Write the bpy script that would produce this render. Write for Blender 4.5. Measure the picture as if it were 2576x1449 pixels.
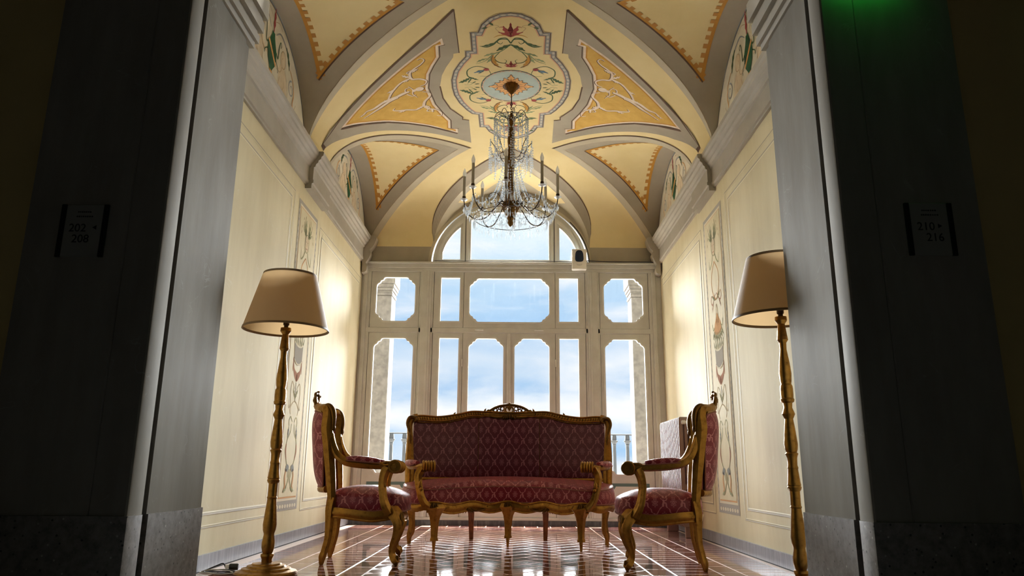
import bpy, bmesh, math, random
from mathutils import Vector, Matrix
from mathutils.geometry import tessellate_polygon

for _o in list(bpy.data.objects):
    bpy.data.objects.remove(_o, do_unlink=True)
scene = bpy.context.scene
COL = scene.collection
PI = math.pi
random.seed(7)
SKY_STRENGTH = 0.54
DAY_ENERGY = 88000.0
EXPOSURE = 1.02
SUN_E = 17.0
EXIT_S = 4.5


def lin(c):
    c = c / 255.0
    return c / 12.92 if c <= 0.04045 else ((c + 0.055) / 1.055) ** 2.4


def RGB(r, g, b):
    return (lin(r), lin(g), lin(b), 1.0)


# ------------------------------------------------------------------ camera
CAM_F, PITCH, YAW, ROLL = 1857.0, math.radians(13.91), math.radians(0.308), math.radians(0.452)
cam_data = bpy.data.cameras.new('camera')
cam_data.sensor_width = 36.0
cam_data.lens = CAM_F / 2576.0 * 36.0
cam_data.clip_start, cam_data.clip_end = 0.05, 500
cam = bpy.data.objects.new('camera', cam_data)
COL.objects.link(cam)
_F = Vector((0, math.cos(PITCH), math.sin(PITCH)))
_U = Vector((0, -math.sin(PITCH), math.cos(PITCH)))
_R = Vector((1, 0, 0))
_Z = Matrix.Rotation(YAW, 3, 'Z')
_F, _U, _R = _Z @ _F, _Z @ _U, _Z @ _R
_R2 = _R * math.cos(ROLL) + _U * math.sin(ROLL)
_U2 = _U * math.cos(ROLL) - _R * math.sin(ROLL)
_m = Matrix((_R2, _U2, -_F)).transposed().to_4x4()
_m.translation = Vector((0.06, 0.0, 0.62))
cam.matrix_world = _m
scene.camera = cam

# ------------------------------------------------------------------ sky
world = bpy.data.worlds.new('sky')
scene.world = world
world.use_nodes = True
wt = world.node_tree
wt.nodes.clear()


def N(t, kind, **kw):
    n = t.nodes.new(kind)
    for k, v in kw.items():
        if k.startswith('i_'):
            key = k[2:]
            n.inputs[int(key) if key.isdigit() else key].default_value = v
        else:
            setattr(n, k, v)
    return n


def ramp(t, stops, interp='LINEAR'):
    n = t.nodes.new('ShaderNodeValToRGB')
    n.color_ramp.interpolation = interp
    e = n.color_ramp.elements
    while len(e) > len(stops):
        e.remove(e[-1])
    while len(e) < len(stops):
        e.new(0.5)
    for q, (p, c) in zip(e, stops):
        q.position = p
        q.color = c if len(c) == 4 else (*c, 1)
    return n


tc = N(wt, 'ShaderNodeTexCoord')
sep = N(wt, 'ShaderNodeSeparateXYZ')
wt.links.new(tc.outputs['Generated'], sep.inputs[0])
grad = ramp(wt, [(0.0, RGB(226, 236, 244)), (0.014, RGB(196, 220, 244)), (0.035, RGB(166, 206, 242)), (0.055, RGB(186, 216, 244)), (0.075, RGB(232, 242, 250)), (0.10, RGB(160, 200, 238)),
                 (0.14, RGB(214, 230, 246)), (0.19, RGB(164, 203, 240)), (0.27, RGB(200, 227, 248)), (0.33, RGB(230, 246, 252)), (1.0, RGB(240, 250, 254))])
mp0 = N(wt, 'ShaderNodeMapping')
mp0.inputs['Scale'].default_value = (1.6, 1.6, 5.0)
wt.links.new(tc.outputs['Generated'], mp0.inputs[0])
n0 = N(wt, 'ShaderNodeTexNoise', i_Scale=3.2, i_Detail=7.0, i_Roughness=0.6)
wt.links.new(mp0.outputs[0], n0.inputs['Vector'])
ma0 = N(wt, 'ShaderNodeMath', operation='SUBTRACT', i_1=0.5)
wt.links.new(n0.outputs['Fac'], ma0.inputs[0])
ma1 = N(wt, 'ShaderNodeMath', operation='MULTIPLY_ADD', i_1=0.11)
wt.links.new(ma0.outputs[0], ma1.inputs[0])
wt.links.new(sep.outputs['Z'], ma1.inputs[2])
wt.links.new(ma1.outputs[0], grad.inputs[0])
mp = N(wt, 'ShaderNodeMapping')
mp.inputs['Scale'].default_value = (2.2, 2.2, 8.0)
mp.inputs['Location'].default_value = (0.35, 0.0, 0.62)
wt.links.new(tc.outputs['Generated'], mp.inputs[0])
cn = N(wt, 'ShaderNodeTexNoise', i_Scale=1.9, i_Detail=9.0, i_Roughness=0.56, i_Distortion=0.35)
wt.links.new(mp.outputs[0], cn.inputs['Vector'])
cr_ = ramp(wt, [(0.46, (0, 0, 0)), (0.56, (0.3, 0.3, 0.3)), (0.72, (1, 1, 1))])
wt.links.new(cn.outputs['Fac'], cr_.inputs[0])
mx = N(wt, 'ShaderNodeMixRGB', i_Color2=(0.98, 0.99, 1.0, 1))
wt.links.new(cr_.outputs[0], mx.inputs['Fac'])
wt.links.new(grad.outputs[0], mx.inputs['Color1'])
bg = N(wt, 'ShaderNodeBackground', i_Strength=SKY_STRENGTH)
wt.links.new(mx.outputs[0], bg.inputs[0])
wo = N(wt, 'ShaderNodeOutputWorld')
wt.links.new(bg.outputs[0], wo.inputs[0])

# daylight entering through the balcony windows
dl = bpy.data.lights.new('window_daylight', 'AREA')
dl.shape = 'RECTANGLE'
dl.size, dl.size_y = 26.0, 17.0
dl.energy = DAY_ENERGY
dl.color = (0.90, 0.96, 1.0)
dlo = bpy.data.objects.new('window_daylight', dl)
dlo.location = (0, 45.0, 9.5)
dlo.rotation_euler = (math.radians(-90), 0, 0)
COL.objects.link(dlo)

# hazy high sun on the terrace; the terrace throws its light up onto the vault
sn = bpy.data.lights.new('hazy_sun', 'SUN')
sn.energy = SUN_E
sn.angle = math.radians(24)
sn.color = (1.0, 0.97, 0.92)
sno = bpy.data.objects.new('hazy_sun', sn)
sno.rotation_euler = (math.radians(-15), math.radians(4), 0)
sno.location = (0, 14, 12)
COL.objects.link(sno)

vs = scene.view_settings
vs.view_transform = 'Standard'
vs.look = 'None'
vs.exposure = EXPOSURE
vs.gamma = 1.0
vs.use_curve_mapping = False


# ------------------------------------------------------------------ materials
def base_mat(name):
    m = bpy.data.materials.new(name)
    m.use_nodes = True
    t = m.node_tree
    b = t.nodes.get('Principled BSDF')
    return m, t, b


def mat(name, col, rough=0.6, metal=0.0, var=0.0, vscale=3.0, col2=None, bump=0.0, bscale=60.0, spec=0.5, coat=0.0, stretch=None, lo=0.35, hi=0.65):
    """plain or mottled surface: two tones mixed by noise, with a fine bump"""
    m, t, b = base_mat(name)
    b.inputs['Roughness'].default_value = rough
    b.inputs['Metallic'].default_value = metal
    b.inputs['Specular IOR Level'].default_value = spec
    if coat:
        b.inputs['Coat Weight'].default_value = coat
        b.inputs['Coat Roughness'].default_value = 0.12
    if var or col2:
        c2 = col2 or tuple(max(0, c * (1 - var)) for c in col[:3]) + (1,)
        co = N(t, 'ShaderNodeTexCoord')
        src = co.outputs['Object']
        if stretch:
            mp_ = N(t, 'ShaderNodeMapping')
            mp_.inputs['Scale'].default_value = stretch
            t.links.new(src, mp_.inputs[0])
            src = mp_.outputs[0]
        nz = N(t, 'ShaderNodeTexNoise', i_Scale=vscale, i_Detail=6.0, i_Roughness=0.6)
        t.links.new(src, nz.inputs['Vector'])
        rp = ramp(t, [(lo, col), (hi, c2)])
        t.links.new(nz.outputs['Fac'], rp.inputs[0])
        t.links.new(rp.outputs[0], b.inputs['Base Color'])
    else:
        b.inputs['Base Color'].default_value = col
    if bump:
        co = N(t, 'ShaderNodeTexCoord')
        nz = N(t, 'ShaderNodeTexNoise', i_Scale=bscale, i_Detail=4.0)
        t.links.new(co.outputs['Object'], nz.inputs['Vector'])
        bp = N(t, 'ShaderNodeBump', i_Strength=bump, i_Distance=0.01)
        t.links.new(nz.outputs['Fac'], bp.inputs['Height'])
        t.links.new(bp.outputs[0], b.inputs['Normal'])
    return m


def scuffed(name, col, col2, rough, scuff_amt=0.5, spec=0.0):
    """polished stucco with pale scratch marks and vertical streaks"""
    m, t, b = base_mat(name)
    b.inputs['Specular IOR Level'].default_value = spec
    co = N(t, 'ShaderNodeTexCoord')
    mp_ = N(t, 'ShaderNodeMapping')
    mp_.inputs['Scale'].default_value = (3.0, 3.0, 0.6)
    t.links.new(co.outputs['Object'], mp_.inputs[0])
    nz = N(t, 'ShaderNodeTexNoise', i_Scale=2.2, i_Detail=7.0, i_Roughness=0.62)
    t.links.new(mp_.outputs[0], nz.inputs['Vector'])
    rp = ramp(t, [(0.32, col), (0.68, col2)])
    t.links.new(nz.outputs['Fac'], rp.inputs[0])
    # scratches: thin iso-lines of a distorted noise, present in patches only
    s1 = N(t, 'ShaderNodeTexNoise', i_Scale=5.0, i_Detail=3.0, i_Distortion=0.8)
    t.links.new(co.outputs['Object'], s1.inputs['Vector'])
    sr = ramp(t, [(0.492, (0, 0, 0)), (0.5, (1, 1, 1)), (0.508, (0, 0, 0))])
    t.links.new(s1.outputs['Fac'], sr.inputs[0])
    s2 = N(t, 'ShaderNodeTexNoise', i_Scale=4.2, i_Detail=3.0)
    t.links.new(co.outputs['Object'], s2.inputs['Vector'])
    sr2 = ramp(t, [(0.56, (0, 0, 0)), (0.66, (1, 1, 1))])
    t.links.new(s2.outputs['Fac'], sr2.inputs[0])
    mu = N(t, 'ShaderNodeMath', operation='MULTIPLY')
    t.links.new(sr.outputs[0], mu.inputs[0])
    t.links.new(sr2.outputs[0], mu.inputs[1])
    mu2 = N(t, 'ShaderNodeMath', operation='MULTIPLY', i_1=scuff_amt)
    t.links.new(mu.outputs[0], mu2.inputs[0])
    mxx = N(t, 'ShaderNodeMixRGB', i_Color2=RGB(246, 244, 236))
    t.links.new(mu2.outputs[0], mxx.inputs['Fac'])
    t.links.new(rp.outputs[0], mxx.inputs['Color1'])
    t.links.new(mxx.outputs[0], b.inputs['Base Color'])
    b.inputs['Roughness'].default_value = rough
    bp = N(t, 'ShaderNodeBump', i_Strength=0.12, i_Distance=0.01)
    n3 = N(t, 'ShaderNodeTexNoise', i_Scale=9.0, i_Detail=5.0)
    t.links.new(co.outputs['Object'], n3.inputs['Vector'])
    t.links.new(n3.outputs['Fac'], bp.inputs['Height'])
    t.links.new(bp.outputs[0], b.inputs['Normal'])
    return m


def granite_mat(name):
    m, t, b = base_mat(name)
    co = N(t, 'ShaderNodeTexCoord')
    nz = N(t, 'ShaderNodeTexNoise', i_Scale=24.0, i_Detail=8.0, i_Roughness=0.7)
    t.links.new(co.outputs['Object'], nz.inputs['Vector'])
    rp = ramp(t, [(0.3, RGB(96, 92, 88)), (0.52, RGB(132, 126, 121)), (0.75, RGB(154, 147, 142))])
    t.links.new(nz.outputs['Fac'], rp.inputs[0])
    vo = N(t, 'ShaderNodeTexVoronoi', i_Scale=34.0)
    t.links.new(co.outputs['Object'], vo.inputs['Vector'])
    r2 = ramp(t, [(0.10, (1, 1, 1)), (0.2, (0, 0, 0))])
    t.links.new(vo.outputs['Distance'], r2.inputs[0])
    cv = ramp(t, [(0.3, RGB(44, 42, 42)), (0.5, RGB(84, 80, 78)), (0.8, RGB(196, 190, 182))])
    t.links.new(vo.outputs['Color'], cv.inputs[0])
    mxx = N(t, 'ShaderNodeMixRGB')
    t.links.new(r2.outputs[0], mxx.inputs['Fac'])
    t.links.new(rp.outputs[0], mxx.inputs['Color1'])
    t.links.new(cv.outputs[0], mxx.inputs['Color2'])
    t.links.new(mxx.outputs[0], b.inputs['Base Color'])
    b.inputs['Roughness'].default_value = 0.45
    return m


def tile_mat(name, col, col2, sheen_scale):
    m, t, b = base_mat(name)
    co = N(t, 'ShaderNodeTexCoord')
    oi = N(t, 'ShaderNodeObjectInfo')
    nz = N(t, 'ShaderNodeTexNoise', i_Scale=9.0, i_Detail=6.0)
    t.links.new(co.outputs['Object'], nz.inputs['Vector'])
    ad = N(t, 'ShaderNodeMath', operation='MULTIPLY_ADD', i_1=0.5)
    t.links.new(oi.outputs['Random'], ad.inputs[0])
    t.links.new(nz.outputs['Fac'], ad.inputs[2])
    rp = ramp(t, [(0.35, col), (1.0, col2)])
    t.links.new(ad.outputs[0], rp.inputs[0])
    t.links.new(rp.outputs[0], b.inputs['Base Color'])
    # wax film: roughness varies in patches over the room
    ge = N(t, 'ShaderNodeNewGeometry')
    n2 = N(t, 'ShaderNodeTexNoise', i_Scale=sheen_scale, i_Detail=5.0)
    t.links.new(ge.outputs['Position'], n2.inputs['Vector'])
    r2 = ramp(t, [(0.35, (0.03, 0.03, 0.03)), (0.7, (0.1, 0.1, 0.1))])
    t.links.new(n2.outputs['Fac'], r2.inputs[0])
    t.links.new(r2.outputs[0], b.inputs['Roughness'])
    bp = N(t, 'ShaderNodeBump', i_Strength=0.008, i_Distance=0.01)
    n3 = N(t, 'ShaderNodeTexNoise', i_Scale=14.0, i_Detail=2.0)
    t.links.new(ge.outputs['Position'], n3.inputs['Vector'])
    t.links.new(n3.outputs['Fac'], bp.inputs['Height'])
    t.links.new(bp.outputs[0], b.inputs['Normal'])
    b.inputs['Specular IOR Level'].default_value = 0.5
    return m


def gold_mat(name, dark, bright, rough=0.34):
    m, t, b = base_mat(name)
    co = N(t, 'ShaderNodeTexCoord')
    nz = N(t, 'ShaderNodeTexNoise', i_Scale=30.0, i_Detail=7.0, i_Roughness=0.65)
    t.links.new(co.outputs['Object'], nz.inputs['Vector'])
    rp = ramp(t, [(0.22, dark), (0.46, bright), (0.75, tuple(min(1, c * 1.25) for c in bright[:3]) + (1,))])
    t.links.new(nz.outputs['Fac'], rp.inputs[0])
    t.links.new(rp.outputs[0], b.inputs['Base Color'])
    rr = ramp(t, [(0.3, (0.55, 0.55, 0.55)), (0.6, (rough, rough, rough))])
    t.links.new(nz.outputs['Fac'], rr.inputs[0])
    t.links.new(rr.outputs[0], b.inputs['Roughness'])
    b.inputs['Metallic'].default_value = 0.95
    bp = N(t, 'ShaderNodeBump', i_Strength=0.25, i_Distance=0.004)
    n3 = N(t, 'ShaderNodeTexNoise', i_Scale=55.0, i_Detail=4.0)
    t.links.new(co.outputs['Object'], n3.inputs['Vector'])
    t.links.new(n3.outputs['Fac'], bp.inputs['Height'])
    t.links.new(bp.outputs[0], b.inputs['Normal'])
    return m


def damask_mat(name, ground, figure, W=0.135, H=0.2):
    """woven ogee damask: lattice of leafy ribs round a flower, from sines of the cloth's UV metres"""
    m, t, b = base_mat(name)
    uv = N(t, 'ShaderNodeUVMap')
    nzd = N(t, 'ShaderNodeTexNoise', i_Scale=70.0, i_Detail=2.0)
    t.links.new(uv.outputs[0], nzd.inputs['Vector'])
    sp = N(t, 'ShaderNodeSeparateXYZ')
    t.links.new(uv.outputs[0], sp.inputs[0])

    def ma(op, a, bb=None, c=None):
        n = N(t, 'ShaderNodeMath', operation=op)
        for i, q in enumerate((a, bb, c)):
            if q is None:
                continue
            if isinstance(q, (int, float)):
                n.inputs[i].default_value = q
            else:
                t.links.new(q, n.inputs[i])
        return n.outputs[0]
    wob = ma('MULTIPLY', ma('SUBTRACT', nzd.outputs['Fac'], 0.5), 0.16)
    a = ma('ADD', ma('MULTIPLY', sp.outputs[0], 2 * PI / W), wob)
    c = ma('ADD', ma('MULTIPLY', sp.outputs[1], 2 * PI / H), wob)
    ca, cc = ma('COSINE', a), ma('COSINE', c)
    F = ma('ADD', ca, cc)
    aF = ma('ABSOLUTE', F)
    # leafy rib along the lattice
    rib = ma('LESS_THAN', ma('ABSOLUTE', ma('ADD', F, ma('MULTIPLY', ma('SINE', ma('MULTIPLY', c, 5.0)), 0.12))), ma('ADD', 0.17, ma('MULTIPLY', ma('SINE', ma('MULTIPLY', a, 6.0)), 0.09)))
    sa = ma('SINE', ma('MULTIPLY', a, 0.5))
    sc = ma('SINE', ma('MULTIPLY', c, 0.5))
    sa2 = ma('COSINE', ma('MULTIPLY', a, 0.5))
    sc2 = ma('COSINE', ma('MULTIPLY', c, 0.5))

    def flower(x, y):
        # bloom of seven petals with veins, and a palmette above it
        r = ma('SQRT', ma('ADD', ma('MULTIPLY', x, x), ma('MULTIPLY', y, y)))
        th = ma('ARCTAN2', x, y)
        lob = ma('ADD', 0.44, ma('MULTIPLY', ma('COSINE', ma('MULTIPLY', th, 7.0)), 0.13))
        inside = ma('LESS_THAN', r, lob)
        vein = ma('GREATER_THAN', ma('ABSOLUTE', ma('SUBTRACT', r, ma('MULTIPLY', lob, 0.62))), 0.05)
        core = ma('GREATER_THAN', r, 0.09)
        ray = ma('GREATER_THAN', ma('ADD', ma('ABSOLUTE', ma('SINE', ma('MULTIPLY', th, 3.5))), ma('MULTIPLY', ma('LESS_THAN', r, 0.2), 1.0)), 0.22)
        return ma('MULTIPLY', ma('MULTIPLY', inside, vein), ma('MULTIPLY', core, ray))
    fl = ma('MAXIMUM', flower(sa, sc), flower(sa2, sc2))
    pat = ma('MAXIMUM', rib, fl)
    mxx = N(t, 'ShaderNodeMixRGB', i_Color1=ground, i_Color2=figure)
    t.links.new(pat, mxx.inputs['Fac'])
    t.links.new(mxx.outputs[0], b.inputs['Base Color'])
    rg = N(t, 'ShaderNodeMapRange', i_3=0.42, i_4=0.62)
    t.links.new(pat, rg.inputs[0])
    t.links.new(rg.outputs[0], b.inputs['Roughness'])
    b.inputs['Sheen Weight'].default_value = 0.12
    b.inputs['Sheen Roughness'].default_value = 0.4
    b.inputs['Sheen Tint'].default_value = RGB(255, 190, 190)
    return m


def glass_mat(name, gloss=0.06, tint=(1, 1, 1, 1)):
    m = bpy.data.materials.new(name)
    m.use_nodes = True
    t = m.node_tree
    t.nodes.clear()
    tr = N(t, 'ShaderNodeBsdfTransparent', i_Color=tint)
    gl = N(t, 'ShaderNodeBsdfGlossy', i_Roughness=0.02)
    mxx = N(t, 'ShaderNodeMixShader', i_0=gloss)
    o = N(t, 'ShaderNodeOutputMaterial')
    t.links.new(tr.outputs[0], mxx.inputs[1])
    t.links.new(gl.outputs[0], mxx.inputs[2])
    t.links.new(mxx.outputs[0], o.inputs[0])
    return m


def crystal_mat(name):
    m = bpy.data.materials.new(name)
    m.use_nodes = True
    t = m.node_tree
    t.nodes.clear()
    tr = N(t, 'ShaderNodeBsdfTransparent', i_Color=(0.9, 0.93, 0.95, 1))
    df = N(t, 'ShaderNodeBsdfDiffuse', i_Color=(0.9, 0.92, 0.94, 1))
    tl = N(t, 'ShaderNodeBsdfTranslucent', i_Color=(0.85, 0.9, 0.94, 1))
    gl = N(t, 'ShaderNodeBsdfGlossy', i_Roughness=0.22)
    m0 = N(t, 'ShaderNodeMixShader', i_0=0.25)
    m1 = N(t, 'ShaderNodeMixShader', i_0=0.36)
    m2 = N(t, 'ShaderNodeMixShader', i_0=0.16)
    o = N(t, 'ShaderNodeOutputMaterial')
    t.links.new(df.outputs[0], m0.inputs[1])
    t.links.new(tl.outputs[0], m0.inputs[2])
    t.links.new(tr.outputs[0], m1.inputs[1])
    t.links.new(m0.outputs[0], m1.inputs[2])
    t.links.new(m1.outputs[0], m2.inputs[1])
    t.links.new(gl.outputs[0], m2.inputs[2])
    t.links.new(m2.outputs[0], o.inputs[0])
    return m


def emit_mat(name, col, s):
    m = bpy.data.materials.new(name)
    m.use_nodes = True
    t = m.node_tree
    t.nodes.clear()
    e = N(t, 'ShaderNodeEmission', i_Color=col, i_Strength=s)
    o = N(t, 'ShaderNodeOutputMaterial')
    t.links.new(e.outputs[0], o.inputs[0])
    return m


MT = {}
MT['cream'] = mat('cream_plaster', RGB(238, 220, 170), 0.75, spec=0.1, col2=RGB(230, 210, 156), vscale=1.6, bump=0.08)
MT['wall'] = scuffed('cream_stucco', RGB(234, 224, 192), RGB(225, 214, 179), 0.64, 0.3, 0.007)
MT['panel'] = scuffed('panel_stucco', RGB(230, 219, 186), RGB(220, 208, 174), 0.62, 0.45, 0.008)
MT['grey'] = mat('grey_vault_band', RGB(175, 165, 146), 0.75, col2=RGB(163, 153, 134), vscale=2.0, bump=0.06)
MT['lgrey'] = mat('light_grey_vault_band', RGB(198, 188, 164), 0.75, col2=RGB(186, 176, 152), vscale=2.0)
MT['dark'] = mat('brown_painted_line', RGB(96, 72, 52), 0.8)
MT['ochre'] = mat('ochre_border', RGB(206, 150, 52), 0.75, col2=RGB(190, 134, 44), vscale=5)
MT['ochre_d'] = mat('ochre_tooth', RGB(192, 138, 62), 0.75)
MT['gold_field'] = mat('golden_field', RGB(224, 184, 88), 0.75, col2=RGB(206, 160, 64), vscale=9, lo=0.3, hi=0.7)
MT['white_p'] = mat('painted_white', RGB(238, 224, 206), 0.75, col2=RGB(224, 204, 184), vscale=14)
MT['egg_p'] = mat('painted_egg', RGB(204, 198, 190), 0.75)
MT['pink_p'] = mat('painted_pink', RGB(224, 178, 146), 0.75)
MT['blue_p'] = mat('painted_pale_blue', RGB(190, 204, 196), 0.75, col2=RGB(178, 194, 190), vscale=10)
MT['teal_p'] = mat('painted_teal', RGB(74, 96, 92), 0.75)
MT['green_p'] = mat('painted_green', RGB(56, 84, 48), 0.75, col2=RGB(78, 104, 62), vscale=25)
MT['lgreen_p'] = mat('painted_pale_green', RGB(142, 156, 112), 0.75)
MT['red_p'] = mat('painted_red', RGB(150, 46, 46), 0.75, col2=RGB(176, 78, 70), vscale=25)
MT['orange_p'] = mat('painted_orange', RGB(222, 158, 92), 0.75, col2=RGB(236, 184, 120), vscale=18)
MT['gblue_p'] = mat('painted_grey_blue', RGB(152, 156, 162), 0.75)
MT['mblue_p'] = mat('painted_mid_blue', RGB(88, 122, 150), 0.75)
MT['sepia_p'] = mat('painted_sepia', RGB(186, 160, 122), 0.75)
MT['fresco_w'] = mat('fresco_ground', RGB(232, 226, 208), 0.75, col2=RGB(216, 208, 186), vscale=3.5)
MT['flesh_p'] = mat('painted_flesh', RGB(230, 216, 190), 0.75, col2=RGB(216, 196, 166), vscale=9)
MT['vase_p'] = mat('painted_vase_green', RGB(34, 104, 60), 0.7, col2=RGB(20, 70, 42), vscale=9)
MT['tan_p'] = mat('painted_tan_line', RGB(186, 174, 148), 0.75)
MT['hl_p'] = mat('painted_pale_line', RGB(246, 238, 206), 0.7)
MT['cornice'] = mat('grey_cornice', RGB(180, 173, 158), 0.7, col2=RGB(168, 161, 146), vscale=3, bump=0.06)
MT['pier'] = scuffed('grey_pier_stucco', RGB(158, 153, 144), RGB(142, 136, 127), 0.6, 0.14, 0.008)
MT['pier_dark'] = mat('grey_corridor_stucco', RGB(126, 124, 120), 0.6, col2=RGB(116, 114, 110), vscale=3)
MT['brown_wall'] = mat('brown_corridor_wall', RGB(214, 190, 130), 0.7)
MT['corridor'] = mat('dark_corridor_wall', RGB(104, 98, 86), 0.8)
MT['granite'] = granite_mat('grey_granite')
MT['frame'] = mat('cream_window_paint', RGB(210, 210, 204), 0.6, spec=0.2, col2=RGB(200, 199, 192), vscale=5, bump=0.04)
MT['frame_in'] = mat('cream_window_moulding', RGB(216, 216, 210), 0.6, spec=0.2)
MT['teal_panel'] = mat('teal_window_panel', RGB(96, 122, 120), 0.55)
MT['pane'] = glass_mat('window_pane', 0.025)
MT['marble'] = mat('grey_marble', RGB(168, 170, 176), 0.35, col2=RGB(128, 130, 138), vscale=7, stretch=(1, 5, 0.5), lo=0.3, hi=0.7)
MT['marble_d'] = mat('dark_marble', RGB(70, 74, 78), 0.3, col2=RGB(112, 116, 120), vscale=7, stretch=(5, 1, 1), lo=0.45, hi=0.75)
MT['grout'] = mat('pale_grout', RGB(218, 200, 190), 0.5, spec=0.15)
MT['gap'] = mat('dark_gap', RGB(40, 38, 36), 0.8)
MT['tile'] = tile_mat('red_clay_tile', RGB(106, 64, 58), RGB(138, 92, 82), 2.0)
MT['tile2'] = tile_mat('plum_clay_tile', RGB(92, 56, 56), RGB(122, 80, 76), 2.0)
MT['tile3'] = tile_mat('ochre_clay_tile', RGB(122, 78, 62), RGB(150, 104, 84), 2.0)
MT['stone'] = mat('balcony_stone', RGB(116, 110, 102), 0.85, col2=RGB(92, 87, 80), vscale=14, bump=0.2)
MT['terrace'] = mat('pale_terrace_stone', RGB(232, 228, 220), 0.8, col2=RGB(220, 215, 206), vscale=4)
MT['iron'] = mat('grey_balcony_iron', RGB(50, 54, 58), 0.6)
MT['gold'] = gold_mat('worn_gilding', RGB(104, 72, 30), RGB(158, 116, 52), 0.3)
MT['gold_lamp'] = gold_mat('lamp_gilding', RGB(96, 66, 28), RGB(152, 112, 52), 0.28)
MT['gold_dark'] = gold_mat('dark_gilding', RGB(72, 48, 22), RGB(112, 80, 36))
MT['damask'] = damask_mat('crimson_damask', RGB(128, 13, 40), RGB(196, 122, 128), 0.12, 0.17)
MT['damask_shaded'] = damask_mat('crimson_damask_shaded', RGB(86, 10, 38), RGB(144, 92, 104), 0.135, 0.2)  # darker copy of the damask, with the sofa back's shade put into its colour
MT['cord'] = mat('braided_trim', RGB(150, 90, 80), 0.7, bump=0.5, bscale=160)
MT['lining'] = mat('pale_lining', RGB(176, 160, 142), 0.8)
MT['wood'] = mat('brown_wood', RGB(150, 92, 44), 0.45, col2=RGB(110, 62, 28), vscale=6, stretch=(6, 6, 1))
MT['white'] = mat('white_plastic', RGB(236, 234, 228), 0.4)
MT['navy'] = mat('navy_plastic', RGB(24, 42, 66), 0.25)
MT['black'] = mat('black_plastic', RGB(18, 18, 18), 0.45)
MT['rad'] = mat('cream_radiator_enamel', RGB(158, 132, 118), 0.5)
MT['rad_slot'] = mat('radiator_shadow_gap', RGB(120, 100, 90), 0.6)
MT['crystal'] = crystal_mat('cut_crystal')
MT['wire'] = mat('bronze_wire', RGB(74, 58, 44), 0.35, metal=0.8)
MT['candle'] = mat('grey_candle_sleeve', RGB(176, 168, 150), 0.6)

MT['sign'] = mat('pale_sign_plate', RGB(150, 148, 142), 0.5)
MT['ink'] = mat('black_ink', RGB(12, 12, 12), 0.6)
MT['exit'] = emit_mat('green_exit_light', (0.02, 1.0, 0.08, 1), EXIT_S)
MT['cable'] = mat('dark_cable', RGB(40, 40, 44), 0.5)


def shade_mat():
    m, t, b = base_mat('parchment_shade')
    b.inputs['Base Color'].default_value = RGB(160, 138, 110)
    b.inputs['Roughness'].default_value = 0.7
    tl = N(t, 'ShaderNodeBsdfTranslucent', i_Color=RGB(224, 188, 138))
    mxx = N(t, 'ShaderNodeMixShader', i_0=0.36)
    o = [n for n in t.nodes if n.type == 'OUTPUT_MATERIAL'][0]
    t.links.new(b.outputs[0], mxx.inputs[1])
    t.links.new(tl.outputs[0], mxx.inputs[2])
    t.links.new(mxx.outputs[0], o.inputs[0])
    return m


MT['shade'] = shade_mat()
MT['bulb'] = MT['shade'].copy()
MT['bulb'].name = 'frosted_bulb'
for _n in MT['bulb'].node_tree.nodes:
    if _n.type == 'BSDF_PRINCIPLED':
        _n.inputs['Base Color'].default_value = RGB(240, 236, 226)
        _n.inputs['Roughness'].default_value = 0.3
    elif _n.type == 'BSDF_TRANSLUCENT':
        _n.inputs[0].default_value = RGB(236, 230, 218)

MT['shade_trim'] = mat('shade_trim', RGB(120, 92, 58), 0.6)


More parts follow.
